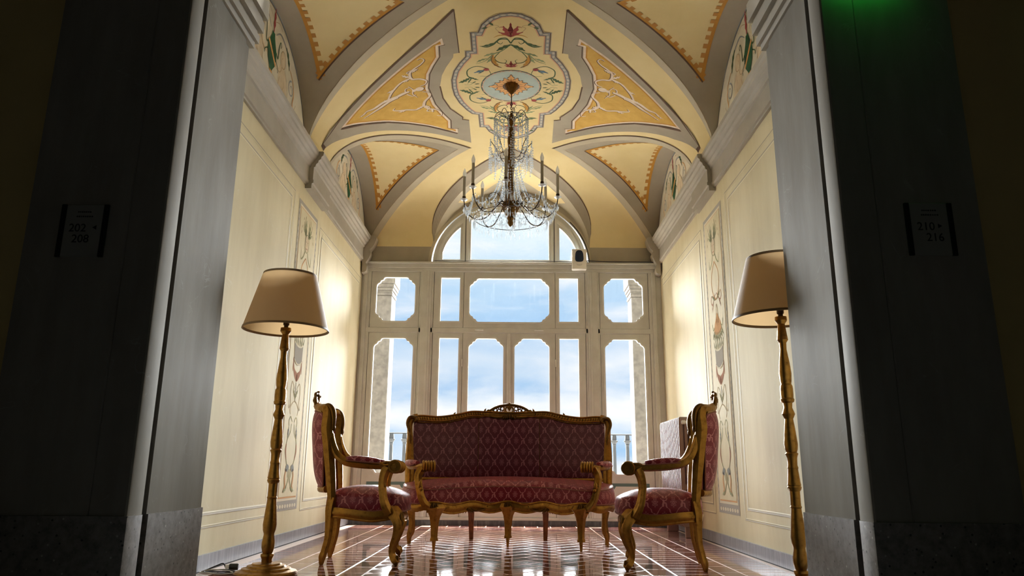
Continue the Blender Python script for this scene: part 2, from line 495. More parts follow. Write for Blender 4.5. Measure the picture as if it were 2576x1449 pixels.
# ------------------------------------------------------------------ mesh helpers
class MB:
    def __init__(self):
        self.v, self.f, self.m = [], [], []

    def add(self, vs_, fs_, mi=0):
        o = len(self.v)
        self.v.extend([tuple(p) for p in vs_])
        for f in fs_:
            self.f.append(tuple(o + i for i in f))
            self.m.append(mi)

    def box(self, x0, x1, y0, y1, z0, z1, mi=0):
        vs_ = [(x0, y0, z0), (x1, y0, z0), (x1, y1, z0), (x0, y1, z0), (x0, y0, z1), (x1, y0, z1), (x1, y1, z1), (x0, y1, z1)]
        self.add(vs_, [(0, 3, 2, 1), (4, 5, 6, 7), (0, 1, 5, 4), (1, 2, 6, 5), (2, 3, 7, 6), (3, 0, 4, 7)], mi)
        return self

    def cbox(self, x0, x1, y0, y1, z0, z1, c=0.006, mi=0):
        """box with chamfered edges"""
        bm = bmesh.new()
        bmesh.ops.create_cube(bm, size=1.0)
        bmesh.ops.scale(bm, vec=(x1 - x0, y1 - y0, z1 - z0), verts=bm.verts)
        bmesh.ops.translate(bm, vec=((x0 + x1) / 2, (y0 + y1) / 2, (z0 + z1) / 2), verts=bm.verts)
        bmesh.ops.bevel(bm, geom=bm.edges[:], offset=c, segments=1, affect='EDGES')
        self.bm(bm, mi)
        return self

    def bm(self, bm, mi=0):
        bm.verts.ensure_lookup_table()
        bm.verts.index_update()
        self.add([tuple(v.co) for v in bm.verts], [[v.index for v in f.verts] for f in bm.faces], mi)
        bm.free()

    def lathe(self, prof, c=(0, 0, 0), n=24, mi=0, M=None, sx=1.0, sy=1.0, a0=0.0, flute=None, caps=True):
        vs_, fs_ = [], []
        k = len(prof)
        for j in range(n):
            a = a0 + 2 * PI * j / n
            for (r, z) in prof:
                rr = r * (1 + (flute[1] * math.cos(flute[0] * a) if flute else 0))
                p = Vector((rr * math.cos(a) * sx, rr * math.sin(a) * sy, z))
                if M:
                    p = M @ p
                vs_.append((p.x + c[0], p.y + c[1], p.z + c[2]))
        for j in range(n):
            j2 = (j + 1) % n
            for i in range(k - 1):
                fs_.append((j * k + i, j2 * k + i, j2 * k + i + 1, j * k + i + 1))
        if caps and prof[0][0] > 1e-6:
            fs_.append([j * k for j in range(n)][::-1])
        if caps and prof[-1][0] > 1e-6:
            fs_.append([j * k + k - 1 for j in range(n)])
        self.add(vs_, fs_, mi)
        return self

    def sweep(self, path, rad, n=10, up=(0, 0, 1), mi=0, caps=True, flute=None, closed=False):
        """tube along path; rad = scalar or list of scalars / (side, normal) pairs"""
        P = [Vector(p) for p in path]
        up = Vector(up)
        k = len(P)
        vs_, fs_ = [], []
        last = None
        for i, p in enumerate(P):
            if closed:
                t = (P[(i + 1) % k] - P[i - 1])
            else:
                t = P[min(i + 1, k - 1)] - P[max(i - 1, 0)]
            if t.length < 1e-9:
                t = Vector((0, 0, 1))
            t.normalize()
            s = t.cross(up)
            if s.length < 0.15:
                s = last.copy() if last else t.cross(Vector((0.3, 0.9, 0.2)))
                s = s - t * s.dot(t)
            s.normalize()
            if last and s.dot(last) < 0:
                s = -s
            last = s
            nn = s.cross(t)
            r = rad[i] if isinstance(rad, list) else rad
            ra, rb = r if isinstance(r, (list, tuple)) else (r, r)
            for j in range(n):
                a = 2 * PI * j / n
                q = 1.0
                if flute:
                    q = 1 + flute[1] * math.cos(flute[0] * a)
                vs_.append(p + s * (ra * q * math.cos(a)) + nn * (rb * q * math.sin(a)))
        for i in range(k if closed else k - 1):
            i2 = (i + 1) % k
            for j in range(n):
                j2 = (j + 1) % n
                fs_.append((i * n + j, i * n + j2, i2 * n + j2, i2 * n + j))
        if caps and not closed:
            fs_.append(list(range(n))[::-1])
            fs_.append([(k - 1) * n + j for j in range(n)])
        self.add(vs_, fs_, mi)
        return self

    def ball(self, c, r, n=10, k=6, mi=0):
        rx, ry, rz = r if isinstance(r, (tuple, list)) else (r, r, r)
        prof = [(max(0.0, math.sin(PI * i / k)), -math.cos(PI * i / k)) for i in range(k + 1)]
        prof[0] = (0, -1)
        prof[-1] = (0, 1)
        vs_, fs_ = [], []
        kk = len(prof)
        for j in range(n):
            a = 2 * PI * j / n
            for (q, z) in prof:
                vs_.append((c[0] + rx * q * math.cos(a), c[1] + ry * q * math.sin(a), c[2] + rz * z))
        for j in range(n):
            j2 = (j + 1) % n
            for i in range(kk - 1):
                fs_.append((j * kk + i, j2 * kk + i, j2 * kk + i + 1, j * kk + i + 1))
        self.add(vs_, fs_, mi)
        return self

    def prism(self, loops, fmap, d0, d1, mi=0, sides=True):
        """polygon with holes (loops of 2-D points) given thickness; fmap(a, b, d) -> 3-D"""
        lv = [[Vector((a, b, 0)) for a, b in lp] for lp in loops]
        tris = tessellate_polygon(lv)
        flat = [p for lp in loops for p in lp]
        n = len(flat)
        vs_ = [fmap(a, b, d0) for a, b in flat] + [fmap(a, b, d1) for a, b in flat]
        fs_ = [tuple(t_) for t_ in tris] + [tuple(n + i for i in t_[::-1]) for t_ in tris]
        if sides:
            o = 0
            for lp in loops:
                L = len(lp)
                for i in range(L):
                    j = (i + 1) % L
                    fs_.append((o + i, o + j, n + o + j, n + o + i))
                o += L
        self.add(vs_, fs_, mi)
        return self

    def mirror_x(self):
        b = MB()
        b.v = [(-x, y, z) for x, y, z in self.v]
        b.f = [tuple(reversed(f)) for f in self.f]
        b.m = list(self.m)
        return b

    def build(self, name, mats, parent=None, loc=None, rot=None, smooth=35, fix=True, uv=False):
        me = bpy.data.meshes.new(name)
        me.from_pydata(self.v, [], self.f)
        if not isinstance(mats, (list, tuple)):
            mats = [mats]
        for q in mats:
            me.materials.append(MT[q] if isinstance(q, str) else q)
        if len(mats) > 1:
            me.polygons.foreach_set('material_index', self.m)
        me.validate()
        if fix:
            bm = bmesh.new()
            bm.from_mesh(me)
            bmesh.ops.recalc_face_normals(bm, faces=bm.faces)
            bm.to_mesh(me)
            bm.free()
        if smooth:
            me.polygons.foreach_set('use_smooth', [True] * len(me.polygons))
            me.set_sharp_from_angle(angle=math.radians(smooth))
        if uv:
            box_uv(me)
        me.update()
        o = bpy.data.objects.new(name, me)
        COL.objects.link(o)
        if parent:
            o.parent = parent
        if loc:
            o.location = loc
        if rot:
            o.rotation_euler = rot
        if parent and name.split('_')[-1] in ('carving', 'shell', 'hinges', 'print'):
            o['kind'] = 'stuff'      # carved detail too small to pick apart
        return o


def box_uv(me):
    l = me.uv_layers.new(name='UVMap')
    for p in me.polygons:
        n = p.normal
        ax = max(range(3), key=lambda i: abs(n[i]))
        for li in p.loop_indices:
            c = me.vertices[me.loops[li].vertex_index].co
            l.data[li].uv = (c.y, c.z) if ax == 0 else ((c.x, c.z) if ax == 1 else (c.x, c.y))


def cr(pts, n=8, closed=False):
    """Catmull-Rom through pts (any dimension)"""
    P = [tuple(p) for p in pts]
    k = len(P)
    out = []
    segs = k if closed else k - 1
    for i in range(segs):
        p0 = P[(i - 1) % k] if (closed or i > 0) else P[0]
        p1, p2 = P[i], P[(i + 1) % k]
        p3 = P[(i + 2) % k] if (closed or i + 2 < k) else P[-1]
        for j in range(n):
            t = j / n
            out.append(tuple(0.5 * (2 * b + (c - a) * t + (2 * a - 5 * b + 4 * c - d) * t * t + (3 * b - a - 3 * c + d) * t ** 3)
                             for a, b, c, d in zip(p0, p1, p2, p3)))
    if not closed:
        out.append(P[-1])
    return out


def thing(name, label, cat, loc=(0, 0, 0), rotz=0.0, group=None):
    o = bpy.data.objects.new(name, None)
    COL.objects.link(o)
    o.empty_display_size = 0.1
    o.location = loc
    o.rotation_euler = (0, 0, rotz)
    o['label'] = label
    o['category'] = cat
    if group:
        o['group'] = group
    return o


def tag(o, label, cat, group=None):
    o['label'] = label
    o['category'] = cat
    if group:
        o['group'] = group
    return o


def struct(o, label=None, cat=None):
    o['kind'] = 'structure'
    if label:
        o['label'] = label
    if cat:
        o['category'] = cat
    return o


def empty(name, loc=(0, 0, 0)):
    o = bpy.data.objects.new(name, None)
    COL.objects.link(o)
    o.empty_display_size = 0.1
    o.location = loc
    return o


# ------------------------------------------------------------------ painting on surfaces (flat colour shapes with a hair of thickness above the plaster)
class Paint:
    def __init__(self, mats):
        self.mats = mats
        self.items = []
        self.out_mats = None
        self.xf = lambda u, v: (u, v)

    def fill(self, pts, m, layer=0):
        self.items.append(([self.xf(*p) for p in pts], m, layer))

    def stroke(self, pts, w, m, layer=1, n=None):
        """w: (start, middle, end) widths or scalar; pts a dense 2-D polyline"""
        pts = [self.xf(*p) for p in pts]
        k = len(pts)
        if k < 2:
            return
        for i in range(k - 1):
            pass
        L, R_ = [], []
        for i in range(k):
            a = pts[max(i - 1, 0)]
            b = pts[min(i + 1, k - 1)]
            dx, dy = b[0] - a[0], b[1] - a[1]
            d = math.hypot(dx, dy) or 1e-9
            t = i / (k - 1)
            if isinstance(w, (tuple, list)):
                ww = w[0] * (1 - 2 * t) + w[1] * 2 * t if t < 0.5 else w[1] * (2 - 2 * t) + w[2] * (2 * t - 1)
            else:
                ww = w
            nx, ny = -dy / d * ww / 2, dx / d * ww / 2
            L.append((pts[i][0] + nx, pts[i][1] + ny))
            R_.append((pts[i][0] - nx, pts[i][1] - ny))
        self.items.append(((L, R_), m, layer))

    def curve(self, ctl, w, m, layer=1, n=7):
        self.stroke(cr(ctl, n), w, m, layer)

    def spiral(self, c, r0, r1, a0, turns, w, m, layer=1, n=22):
        pts = []
        for i in range(n + 1):
            t = i / n
            a = a0 + turns * 2 * PI * t
            r = r0 + (r1 - r0) * t
            pts.append((c[0] + r * math.cos(a), c[1] + r * math.sin(a)))
        self.stroke(pts, w, m, layer)
        return pts

    def leaf(self, p, ang, ln, wd, m, layer=2, bend=0.0, lobes=3):
        """acanthus leaf: a curved spine with lobed edges"""
        n = lobes * 4
        L, R_ = [], []
        for i in range(n + 1):
            t = i / n
            a = ang + bend * t
            # spine position by integration of the bending direction
            cx = p[0] + ln * (math.sin(ang + bend * t) - math.sin(ang)) / bend if abs(bend) > 1e-3 else p[0] + ln * t * math.cos(ang)
            cy = p[1] - ln * (math.cos(ang + bend * t) - math.cos(ang)) / bend if abs(bend) > 1e-3 else p[1] + ln * t * math.sin(ang)
            w = wd * math.sin(PI * min(1, t * 0.94 + 0.04)) ** 0.7 * (0.72 + 0.28 * math.cos(2 * PI * t * lobes))
            if t == 1:
                w = 0
            L.append((cx - math.sin(a) * w / 2, cy + math.cos(a) * w / 2))
            R_.append((cx + math.sin(a) * w / 2, cy - math.cos(a) * w / 2))
        self.items.append((([self.xf(*q) for q in L], [self.xf(*q) for q in R_]), m, layer))

    def disc(self, c, rx, ry, m, layer=2, n=16, rot=0.0):
        ca, sa = math.cos(rot), math.sin(rot)
        self.fill([(c[0] + rx * math.cos(2 * PI * i / n) * ca - ry * math.sin(2 * PI * i / n) * sa,
                    c[1] + rx * math.cos(2 * PI * i / n) * sa + ry * math.sin(2 * PI * i / n) * ca) for i in range(n)], m, layer)

    def ring(self, c, rx, ry, w, m, layer=2, n=40, rot=0.0):
        ca, sa = math.cos(rot), math.sin(rot)
        self.stroke([(c[0] + rx * math.cos(2 * PI * i / n) * ca - ry * math.sin(2 * PI * i / n) * sa,
                      c[1] + rx * math.cos(2 * PI * i / n) * sa + ry * math.sin(2 * PI * i / n) * ca) for i in range(n + 1)], w, m, layer)

    def build(self, name, parent, fmap, cuts=None):
        """fmap(u, v, layer) -> xyz"""
        mb = MB()
        for it, m, layer in self.items:
            mi = self.mats.index(m)
            if isinstance(it, tuple):
                L, R_ = it
                k = len(L)
                vs_ = [fmap(u, v, layer) for u, v in L] + [fmap(u, v, layer) for u, v in R_]
                mb.add(vs_, [(i, i + 1, k + i + 1, k + i) for i in range(k - 1)], mi)
            else:
                pts, tris = tess(it, cuts)
                mb.add([fmap(u, v, layer) for u, v in pts], tris, mi)
        return mb.build(name, self.out_mats or self.mats, parent, smooth=0, fix=False)


def tess(loop, cuts=None, holes=()):
    """triangulate a plan polygon, cut along grid lines so it can follow a curved surface"""
    loops = [loop] + list(holes)
    tris = tessellate_polygon([[Vector((a, b, 0)) for a, b in lp] for lp in loops])
    flat = [p for lp in loops for p in lp]
    if not cuts:
        return flat, [tuple(t_) for t_ in tris]
    bm = bmesh.new()
    vv = [bm.verts.new((a, b, 0)) for a, b in flat]
    for t_ in tris:
        try:
            bm.faces.new([vv[i] for i in t_])
        except ValueError:
            pass
    xs, ys = [p[0] for p in flat], [p[1] for p in flat]
    for x in cuts[0]:
        if min(xs) < x < max(xs):
            bmesh.ops.bisect_plane(bm, geom=bm.verts[:] + bm.edges[:] + bm.faces[:], dist=1e-6, plane_co=(x, 0, 0), plane_no=(1, 0, 0))
    for y in cuts[1]:
        if min(ys) < y < max(ys):
            bmesh.ops.bisect_plane(bm, geom=bm.verts[:] + bm.edges[:] + bm.faces[:], dist=1e-6, plane_co=(0, y, 0), plane_no=(0, 1, 0))
    bm.verts.index_update()
    pts = [(v.co.x, v.co.y) for v in bm.verts]
    fs_ = [tuple(v.index for v in f.verts) for f in bm.faces]
    bm.free()
    return pts, fs_


def pale(name, k):
    """the faded version of a wall-painting colour"""
    key = 'pale_' + name
    if key not in MT:
        w = RGB(234, 224, 192)
        src = PAL[name]
        MT[key] = mat(key, tuple(w[i] + (src[i] - w[i]) * k for i in range(3)) + (1,), 0.8, spec=0.0)
    return key


PAL = {'gblue_p': RGB(150, 152, 162), 'hl_p': RGB(240, 234, 216), 'orange_p': RGB(214, 142, 84), 'flesh_p': RGB(226, 206, 180), 'lgreen_p': RGB(120, 134, 96), 'sepia_p': RGB(170, 146, 110),
       'red_p': RGB(160, 60, 66), 'green_p': RGB(62, 92, 58), 'mblue_p': RGB(84, 112, 140), 'wall': RGB(220, 213, 192)}


# ================================================================== ROOM SHELL
A, YC, B, Z0, RISE = 1.88, 6.6, 2.45, 3.40, 0.93
YE = YC + B            # window wall
LX = 0.62              # plan distance of a side lunette's point from the axis
LY = 1.40              # its centre, before and behind the middle of the room
LH = 1.05              # its half width at the wall
WY = 1.60              # plan distance of the window lunette's point from the middle
BN, WN = 2.76, 1.92    # the same two for the end towards the corridor


def Bof(y):
    return B if y > YC else BN


def Wof(y):
    return WY if y > YC else WN


def Mz(x, y):
    X = min(1.0, abs(x) / A)
    Y = min(1.0, abs(y - YC) / Bof(y))
    return Z0 + RISE * math.sqrt(max(0.0, 1 - X ** 2.6)) * math.sqrt(max(0.0, 1 - Y ** 5))


def side_arch(off):
    return 3.187 + math.sqrt(max(0.0, 1.0465 - (off * 0.953) ** 2))


def end_arch(x):
    return 3.133 + math.sqrt(max(0.0, 1.0712 - x * x))


def side_cell(x, y):
    yl = YC + math.copysign(LY, y - YC)
    off = min(LH, abs(y - yl))
    xg = LX + (A - LX) * off / LH
    den = A - xg
    t = 1.0 if den < 1e-6 else max(0.0, (A - abs(x)) / den)
    return side_arch(off) * (1 - t) + Mz(xg, y) * t


def end_cell(x, y):
    x_ = min(1.0, abs(x))
    b_, w_ = Bof(y), Wof(y)
    yg = w_ + (b_ - w_) * x_
    den = b_ - yg
    dy = abs(y - YC)
    t = 1.0 if den < 1e-6 else max(0.0, (b_ - dy) / den)
    return end_arch(x_) * (1 - t) + Mz(x_, YC + math.copysign(yg, y - YC)) * t


_s = [math.sin(PI / 2 * i / 22) for i in range(1, 22)]
CUTX = sorted([A * q for q in _s] + [-A * q for q in _s] + [0.0] + [0.1 * k for k in range(-8, 9)])
CUTY = sorted([YC + B * q for q in _s] + [YC - BN * q for q in _s] + [YC] + [YC + 0.14 * k for k in range(-14, 15)])
CUTS = (CUTX, CUTY)


def drape(name, loop, h, m, parent=None, eps=0.0, holes=()):
    pts, fs_ = tess(loop, CUTS, holes)
    mb = MB()
    mb.add([(x, y, h(x, y) - eps) for x, y in pts], fs_)
    return mb.build(name, m, parent, smooth=60)


y0, y1 = YC - BN, YC + B
main_loop = [(-A, y1), (-LX, YC + LY), (-A, YC + LY - LH), (-A, YC - LY + LH), (-LX, YC - LY), (-A, YC - LY - LH), (-A, y0), (-1.0, y0), (0, YC - WN), (1.0, y0),
             (A, y0), (A, YC - LY - LH), (LX, YC - LY), (A, YC - LY + LH), (A, YC + LY - LH), (LX, YC + LY), (A, y1), (1.0, y1), (0, YC + WY), (-1.0, y1)]
ceiling = struct(drape('ceiling', main_loop, Mz, 'cream'))


def edge_pt(foot, apex, ax, side, h, w, s):
    """point at arc distance w (over the surface) from the straight groin foot->apex at fraction s; side +1 = into the cell"""
    f, a = Vector(foot), Vector(apex)
    L = (a - f).length
    d = (a - f) / L
    n = Vector((-d.y, d.x))
    axv = Vector(ax)                      # from apex towards the wall along the lunette's axis
    if n.dot(axv) < 0:
        n = -n
    ha = math.acos(max(-1, min(1, (-d).dot(axv))))
    n = n * side
    rem = L * (1 - s)
    if side > 0 and rem < w / math.tan(ha):
        q = a + axv * (w / math.sin(ha))
        return (q.x, q.y)
    if side < 0 and s > 0.9999:
        q = a - axv * (w / math.sin(ha))
        return (q.x, q.y)
    p = f + d * (L * s)
    k = 6
    for _ in range(k):
        p2 = p + n * 0.004
        sl = (h(p2.x, p2.y) - h(p.x, p.y)) / 0.004
        p = p + n * (w / k / math.sqrt(1 + min(sl * sl, 60)))
        p.x = max(-A + 0.002, min(A - 0.002, p.x))
        p.y = max(y0 + 0.002, min(y1 - 0.002, p.y))
    return (p.x, p.y)


def on_surf(x, y, h, eps):
    """point a hair below the vault, measured along its normal"""
    d = 0.004
    x1, x0_ = min(A - 0.001, x + d), max(-A + 0.001, x - d)
    yb_, ya_ = min(y1 - 0.001, y + d), max(y0 + 0.001, y - d)
    gx = max(-8, min(8, (h(x1, y) - h(x0_, y)) / max(1e-6, x1 - x0_)))
    gy = max(-8, min(8, (h(x, yb_) - h(x, ya_)) / max(1e-6, yb_ - ya_)))
    L = math.sqrt(gx * gx + gy * gy + 1)
    return (x + gx / L * eps, y + gy / L * eps, h(x, y) - eps / L)


def groin_strip(mb, foot, apex, ax, side, h, w0, w1, mi=0, eps=0.003, s0=0.0, s1=1.0, n=48):
    rows = []
    for i in range(n + 1):
        s = s0 + (s1 - s0) * i / n
        r = []
        for w in (w0, w0 * 0.67 + w1 * 0.33, w0 * 0.33 + w1 * 0.67, w1):
            p = edge_pt(foot, apex, ax, side, h, w, s) if w > 0 else tuple(Vector(foot) + (Vector(apex) - Vector(foot)) * s)
            r.append(on_surf(p[0], p[1], h, eps))
        rows.append(r)
    vs_ = [q for r in rows for q in r]
    fs_ = []
    for i in range(n):
        for j in range(3):
            fs_.append((i * 4 + j, (i + 1) * 4 + j, (i + 1) * 4 + j + 1, i * 4 + j + 1))
    mb.add(vs_, fs_, mi)


def toothed(mb, foot, apex, ax, h, w0, L, mi_line, mi_tooth, mi_dark, dark, s_lim):
    """ochre line with square teeth along a groin, inside the cell"""
    groin_strip(mb, foot, apex, ax, 1, h, w0, w0 + 0.028, mi_line, 0.005, s_lim[0], s_lim[1])
    if dark:
        groin_strip(mb, foot, apex, ax, 1, h, w0 - 0.008, w0 + 0.006, mi_dark, 0.0065, s_lim[0], s_lim[1])
    k = int((s_lim[1] - s_lim[0]) * L / 0.086)
    for i in range(k):
        a = s_lim[0] + (s_lim[1] - s_lim[0]) * (i + 0.25) / k
        b = s_lim[0] + (s_lim[1] - s_lim[0]) * (i + 0.75) / k
        groin_strip(mb, foot, apex, ax, 1, h, w0 + 0.024, w0 + 0.058, mi_tooth, 0.0045, a, b, 3)


BW = 0.15
for sx in (-1, 1):
    for sy in (-1, 1):
        ya = YC + sy * LY
        apex = (sx * LX, ya)
        feet = [(sx * A, ya - LH), (sx * A, ya + LH)]
        ax = (sx, 0)
        cell = drape('vault_cell', [apex, feet[0], feet[1]], side_cell, 'grey', ceiling)
        # cream field inside the grey margin
        inner = []
        smin = []
        for f in feet:
            # where the margin along the groin meets the margin along the wall
            s_ = 0.0
            while s_ < 1:
                p = edge_pt(f, apex, ax, 1, side_cell, BW, s_)
                if abs(p[0]) < A - 0.17:
                    break
                s_ += 0.005
            smin.append(s_)
        sa_ = [smin[0] + (1 - smin[0]) * i / 30 for i in range(31)]
        sb_ = [smin[1] + (1 - smin[1]) * i / 30 for i in range(31)]
        e0 = [edge_pt(feet[0], apex, ax, 1, side_cell, BW, q) for q in sa_]
        e1 = [edge_pt(feet[1], apex, ax, 1, side_cell, BW, q) for q in sb_]
        tip = e0[-1]
        e0 = [p for i, p in enumerate(e0) if i == 0 or (Vector(p) - Vector(tip)).length > 1e-5]
        e1 = [p for i, p in enumerate(e1) if i == 0 or (Vector(p) - Vector(tip)).length > 1e-5]
        drape('vault_cell_field', e0 + [tip] + e1[::-1], side_cell, 'cream', ceiling, eps=0.002)
        mb = MB()
        L = math.hypot(A - LX, LH)
        for k_, f in enumerate(feet):
            far_half = (k_ == 1)
            lim = (smin[k_], 1 - BW / math.tan(math.atan2(LH, A - LX)) / L)
            toothed(mb, f, apex, ax, side_cell, BW, L, 0, 1, 2, (far_half and sy < 0) or (sy > 0 and far_half), lim)
        # border along the wall side
        ylo, yhi = e0[0][1], e1[0][1]
        xw = abs(e0[0][0])

        def wallstrip(ya_, yb_, d0, d1, mi, n=20):
            vs_ = []
            for i in range(n + 1):
                y = ya_ + (yb_ - ya_) * i / n
                for d in (d0, d1):
                    x = sx * (xw - d)
                    vs_.append(on_surf(x, y, side_cell, 0.005))
            mb.add(vs_, [(2 * i, 2 * i + 2, 2 * i + 3, 2 * i + 1) for i in range(n)], mi)
        wallstrip(ylo, yhi, 0.0, 0.03, 0, 40)
        k = int((yhi - ylo) / 0.086)
        for i in range(k):
            wallstrip(ylo + (yhi - ylo) * (i + 0.25) / k, ylo + (yhi - ylo) * (i + 0.75) / k, 0.028, 0.065, 1, 4)
        mb.build('toothed_border', ['ochre', 'ochre_d', 'dark'], ceiling, smooth=0, fix=False)
        # pale band and brown line on the main vault, beside the groin
        mb = MB()
        for k_, f in enumerate(feet):
            groin_strip(mb, f, apex, ax, -1, Mz, 0.0, 0.085, 0)
            if sy > 0 and k_ == 0:
                groin_strip(mb, f, apex, ax, -1, Mz, 0.08, 0.098, 1, 0.005)
        mb.build('groin_band', ['lgrey', 'dark'], ceiling, smooth=0, fix=False)

for sy in (-1, 1):
    be = B if sy > 0 else BN
    apex = (0, YC + sy * (WY if sy > 0 else WN))
    feet = [(-1.0, YC + sy * be), (1.0, YC + sy * be)]
    ax = (0, sy)
    drape('vault_cell', [apex, feet[0], feet[1]], end_cell, 'lgrey', ceiling)
    mb = MB()
    for f in feet:
        groin_strip(mb, f, apex, ax, -1, Mz, 0.0, 0.14, 0)
        groin_strip(mb, f, apex, ax, -1, Mz, 0.135, 0.15, 1, 0.005)
        groin_strip(mb, f, apex, ax, 1, end_cell, 0.10, 0.34, 2, 0.004, 0.25, 1.0)
    mb.build('groin_band', ['grey', 'dark', 'cream'], ceiling, smooth=0, fix=False)

# ------------------------------------------------------------------ the painted triangles between the lunettes
TRI_G = [(-0.467, -1.25), (-0.471, -0.586), (-0.524, -0.577), (-0.531, -0.519), (-0.61, -0.36), (-0.663, -0.222), (-0.70, -0.025), (-0.693, 0.216), (-0.639, 0.455),
         (-0.524, 0.663), (-0.528, 0.72), (-0.46, 0.745), (-0.467, 1.276), (-0.801, 1.015), (-1.0, 0.86), (-1.2, 0.705), (-1.463, 0.478), (-1.656, 0.302), (-1.821, 0.071),
         (-1.821, -0.02), (-1.635, -0.09), (-1.383, -0.265), (-1.2, -0.42), (-1.007, -0.61), (-0.713, -0.925)]
TRI_Y = [(-0.604, -0.842), (-0.598, -0.734), (-0.651, -0.724), (-0.663, -0.548), (-0.73, -0.41), (-0.785, -0.272), (-0.823, -0.02), (-0.79, 0.315), (-0.73, 0.53), (-0.665, 0.714),
         (-0.676, 0.895), (-0.598, 0.919), (-0.602, 1.021), (-0.899, 0.76), (-1.09, 0.60), (-1.278, 0.433), (-1.479, 0.264), (-1.667, 0.06), (-1.613, 0.025), (-1.4, -0.14), (-1.1, -0.4), (-0.85, -0.63)]


def inset(loop, d):
    n = len(loop)
    area = sum(loop[i][0] * loop[(i + 1) % n][1] - loop[(i + 1) % n][0] * loop[i][1] for i in range(n))
    sg = 1 if area > 0 else -1
    out = []
    for i in range(n):
        a, b, c = Vector(loop[i - 1]), Vector(loop[i]), Vector(loop[(i + 1) % n])
        e1, e2 = (b - a).normalized(), (c - b).normalized()
        n1, n2 = Vector((-e1.y, e1.x)) * sg, Vector((-e2.y, e2.x)) * sg
        m_ = (n1 + n2)
        if m_.length < 1e-6:
            m_ = n1
        m_.normalize()
        k = d / max(0.45, m_.dot(n1))
        out.append((b.x + m_.x * k, b.y + m_.y * k))
    return out


def ceil_map(u, v, layer):
    return on_surf(u, YC + v, Mz, 0.003 + 0.0012 * layer)


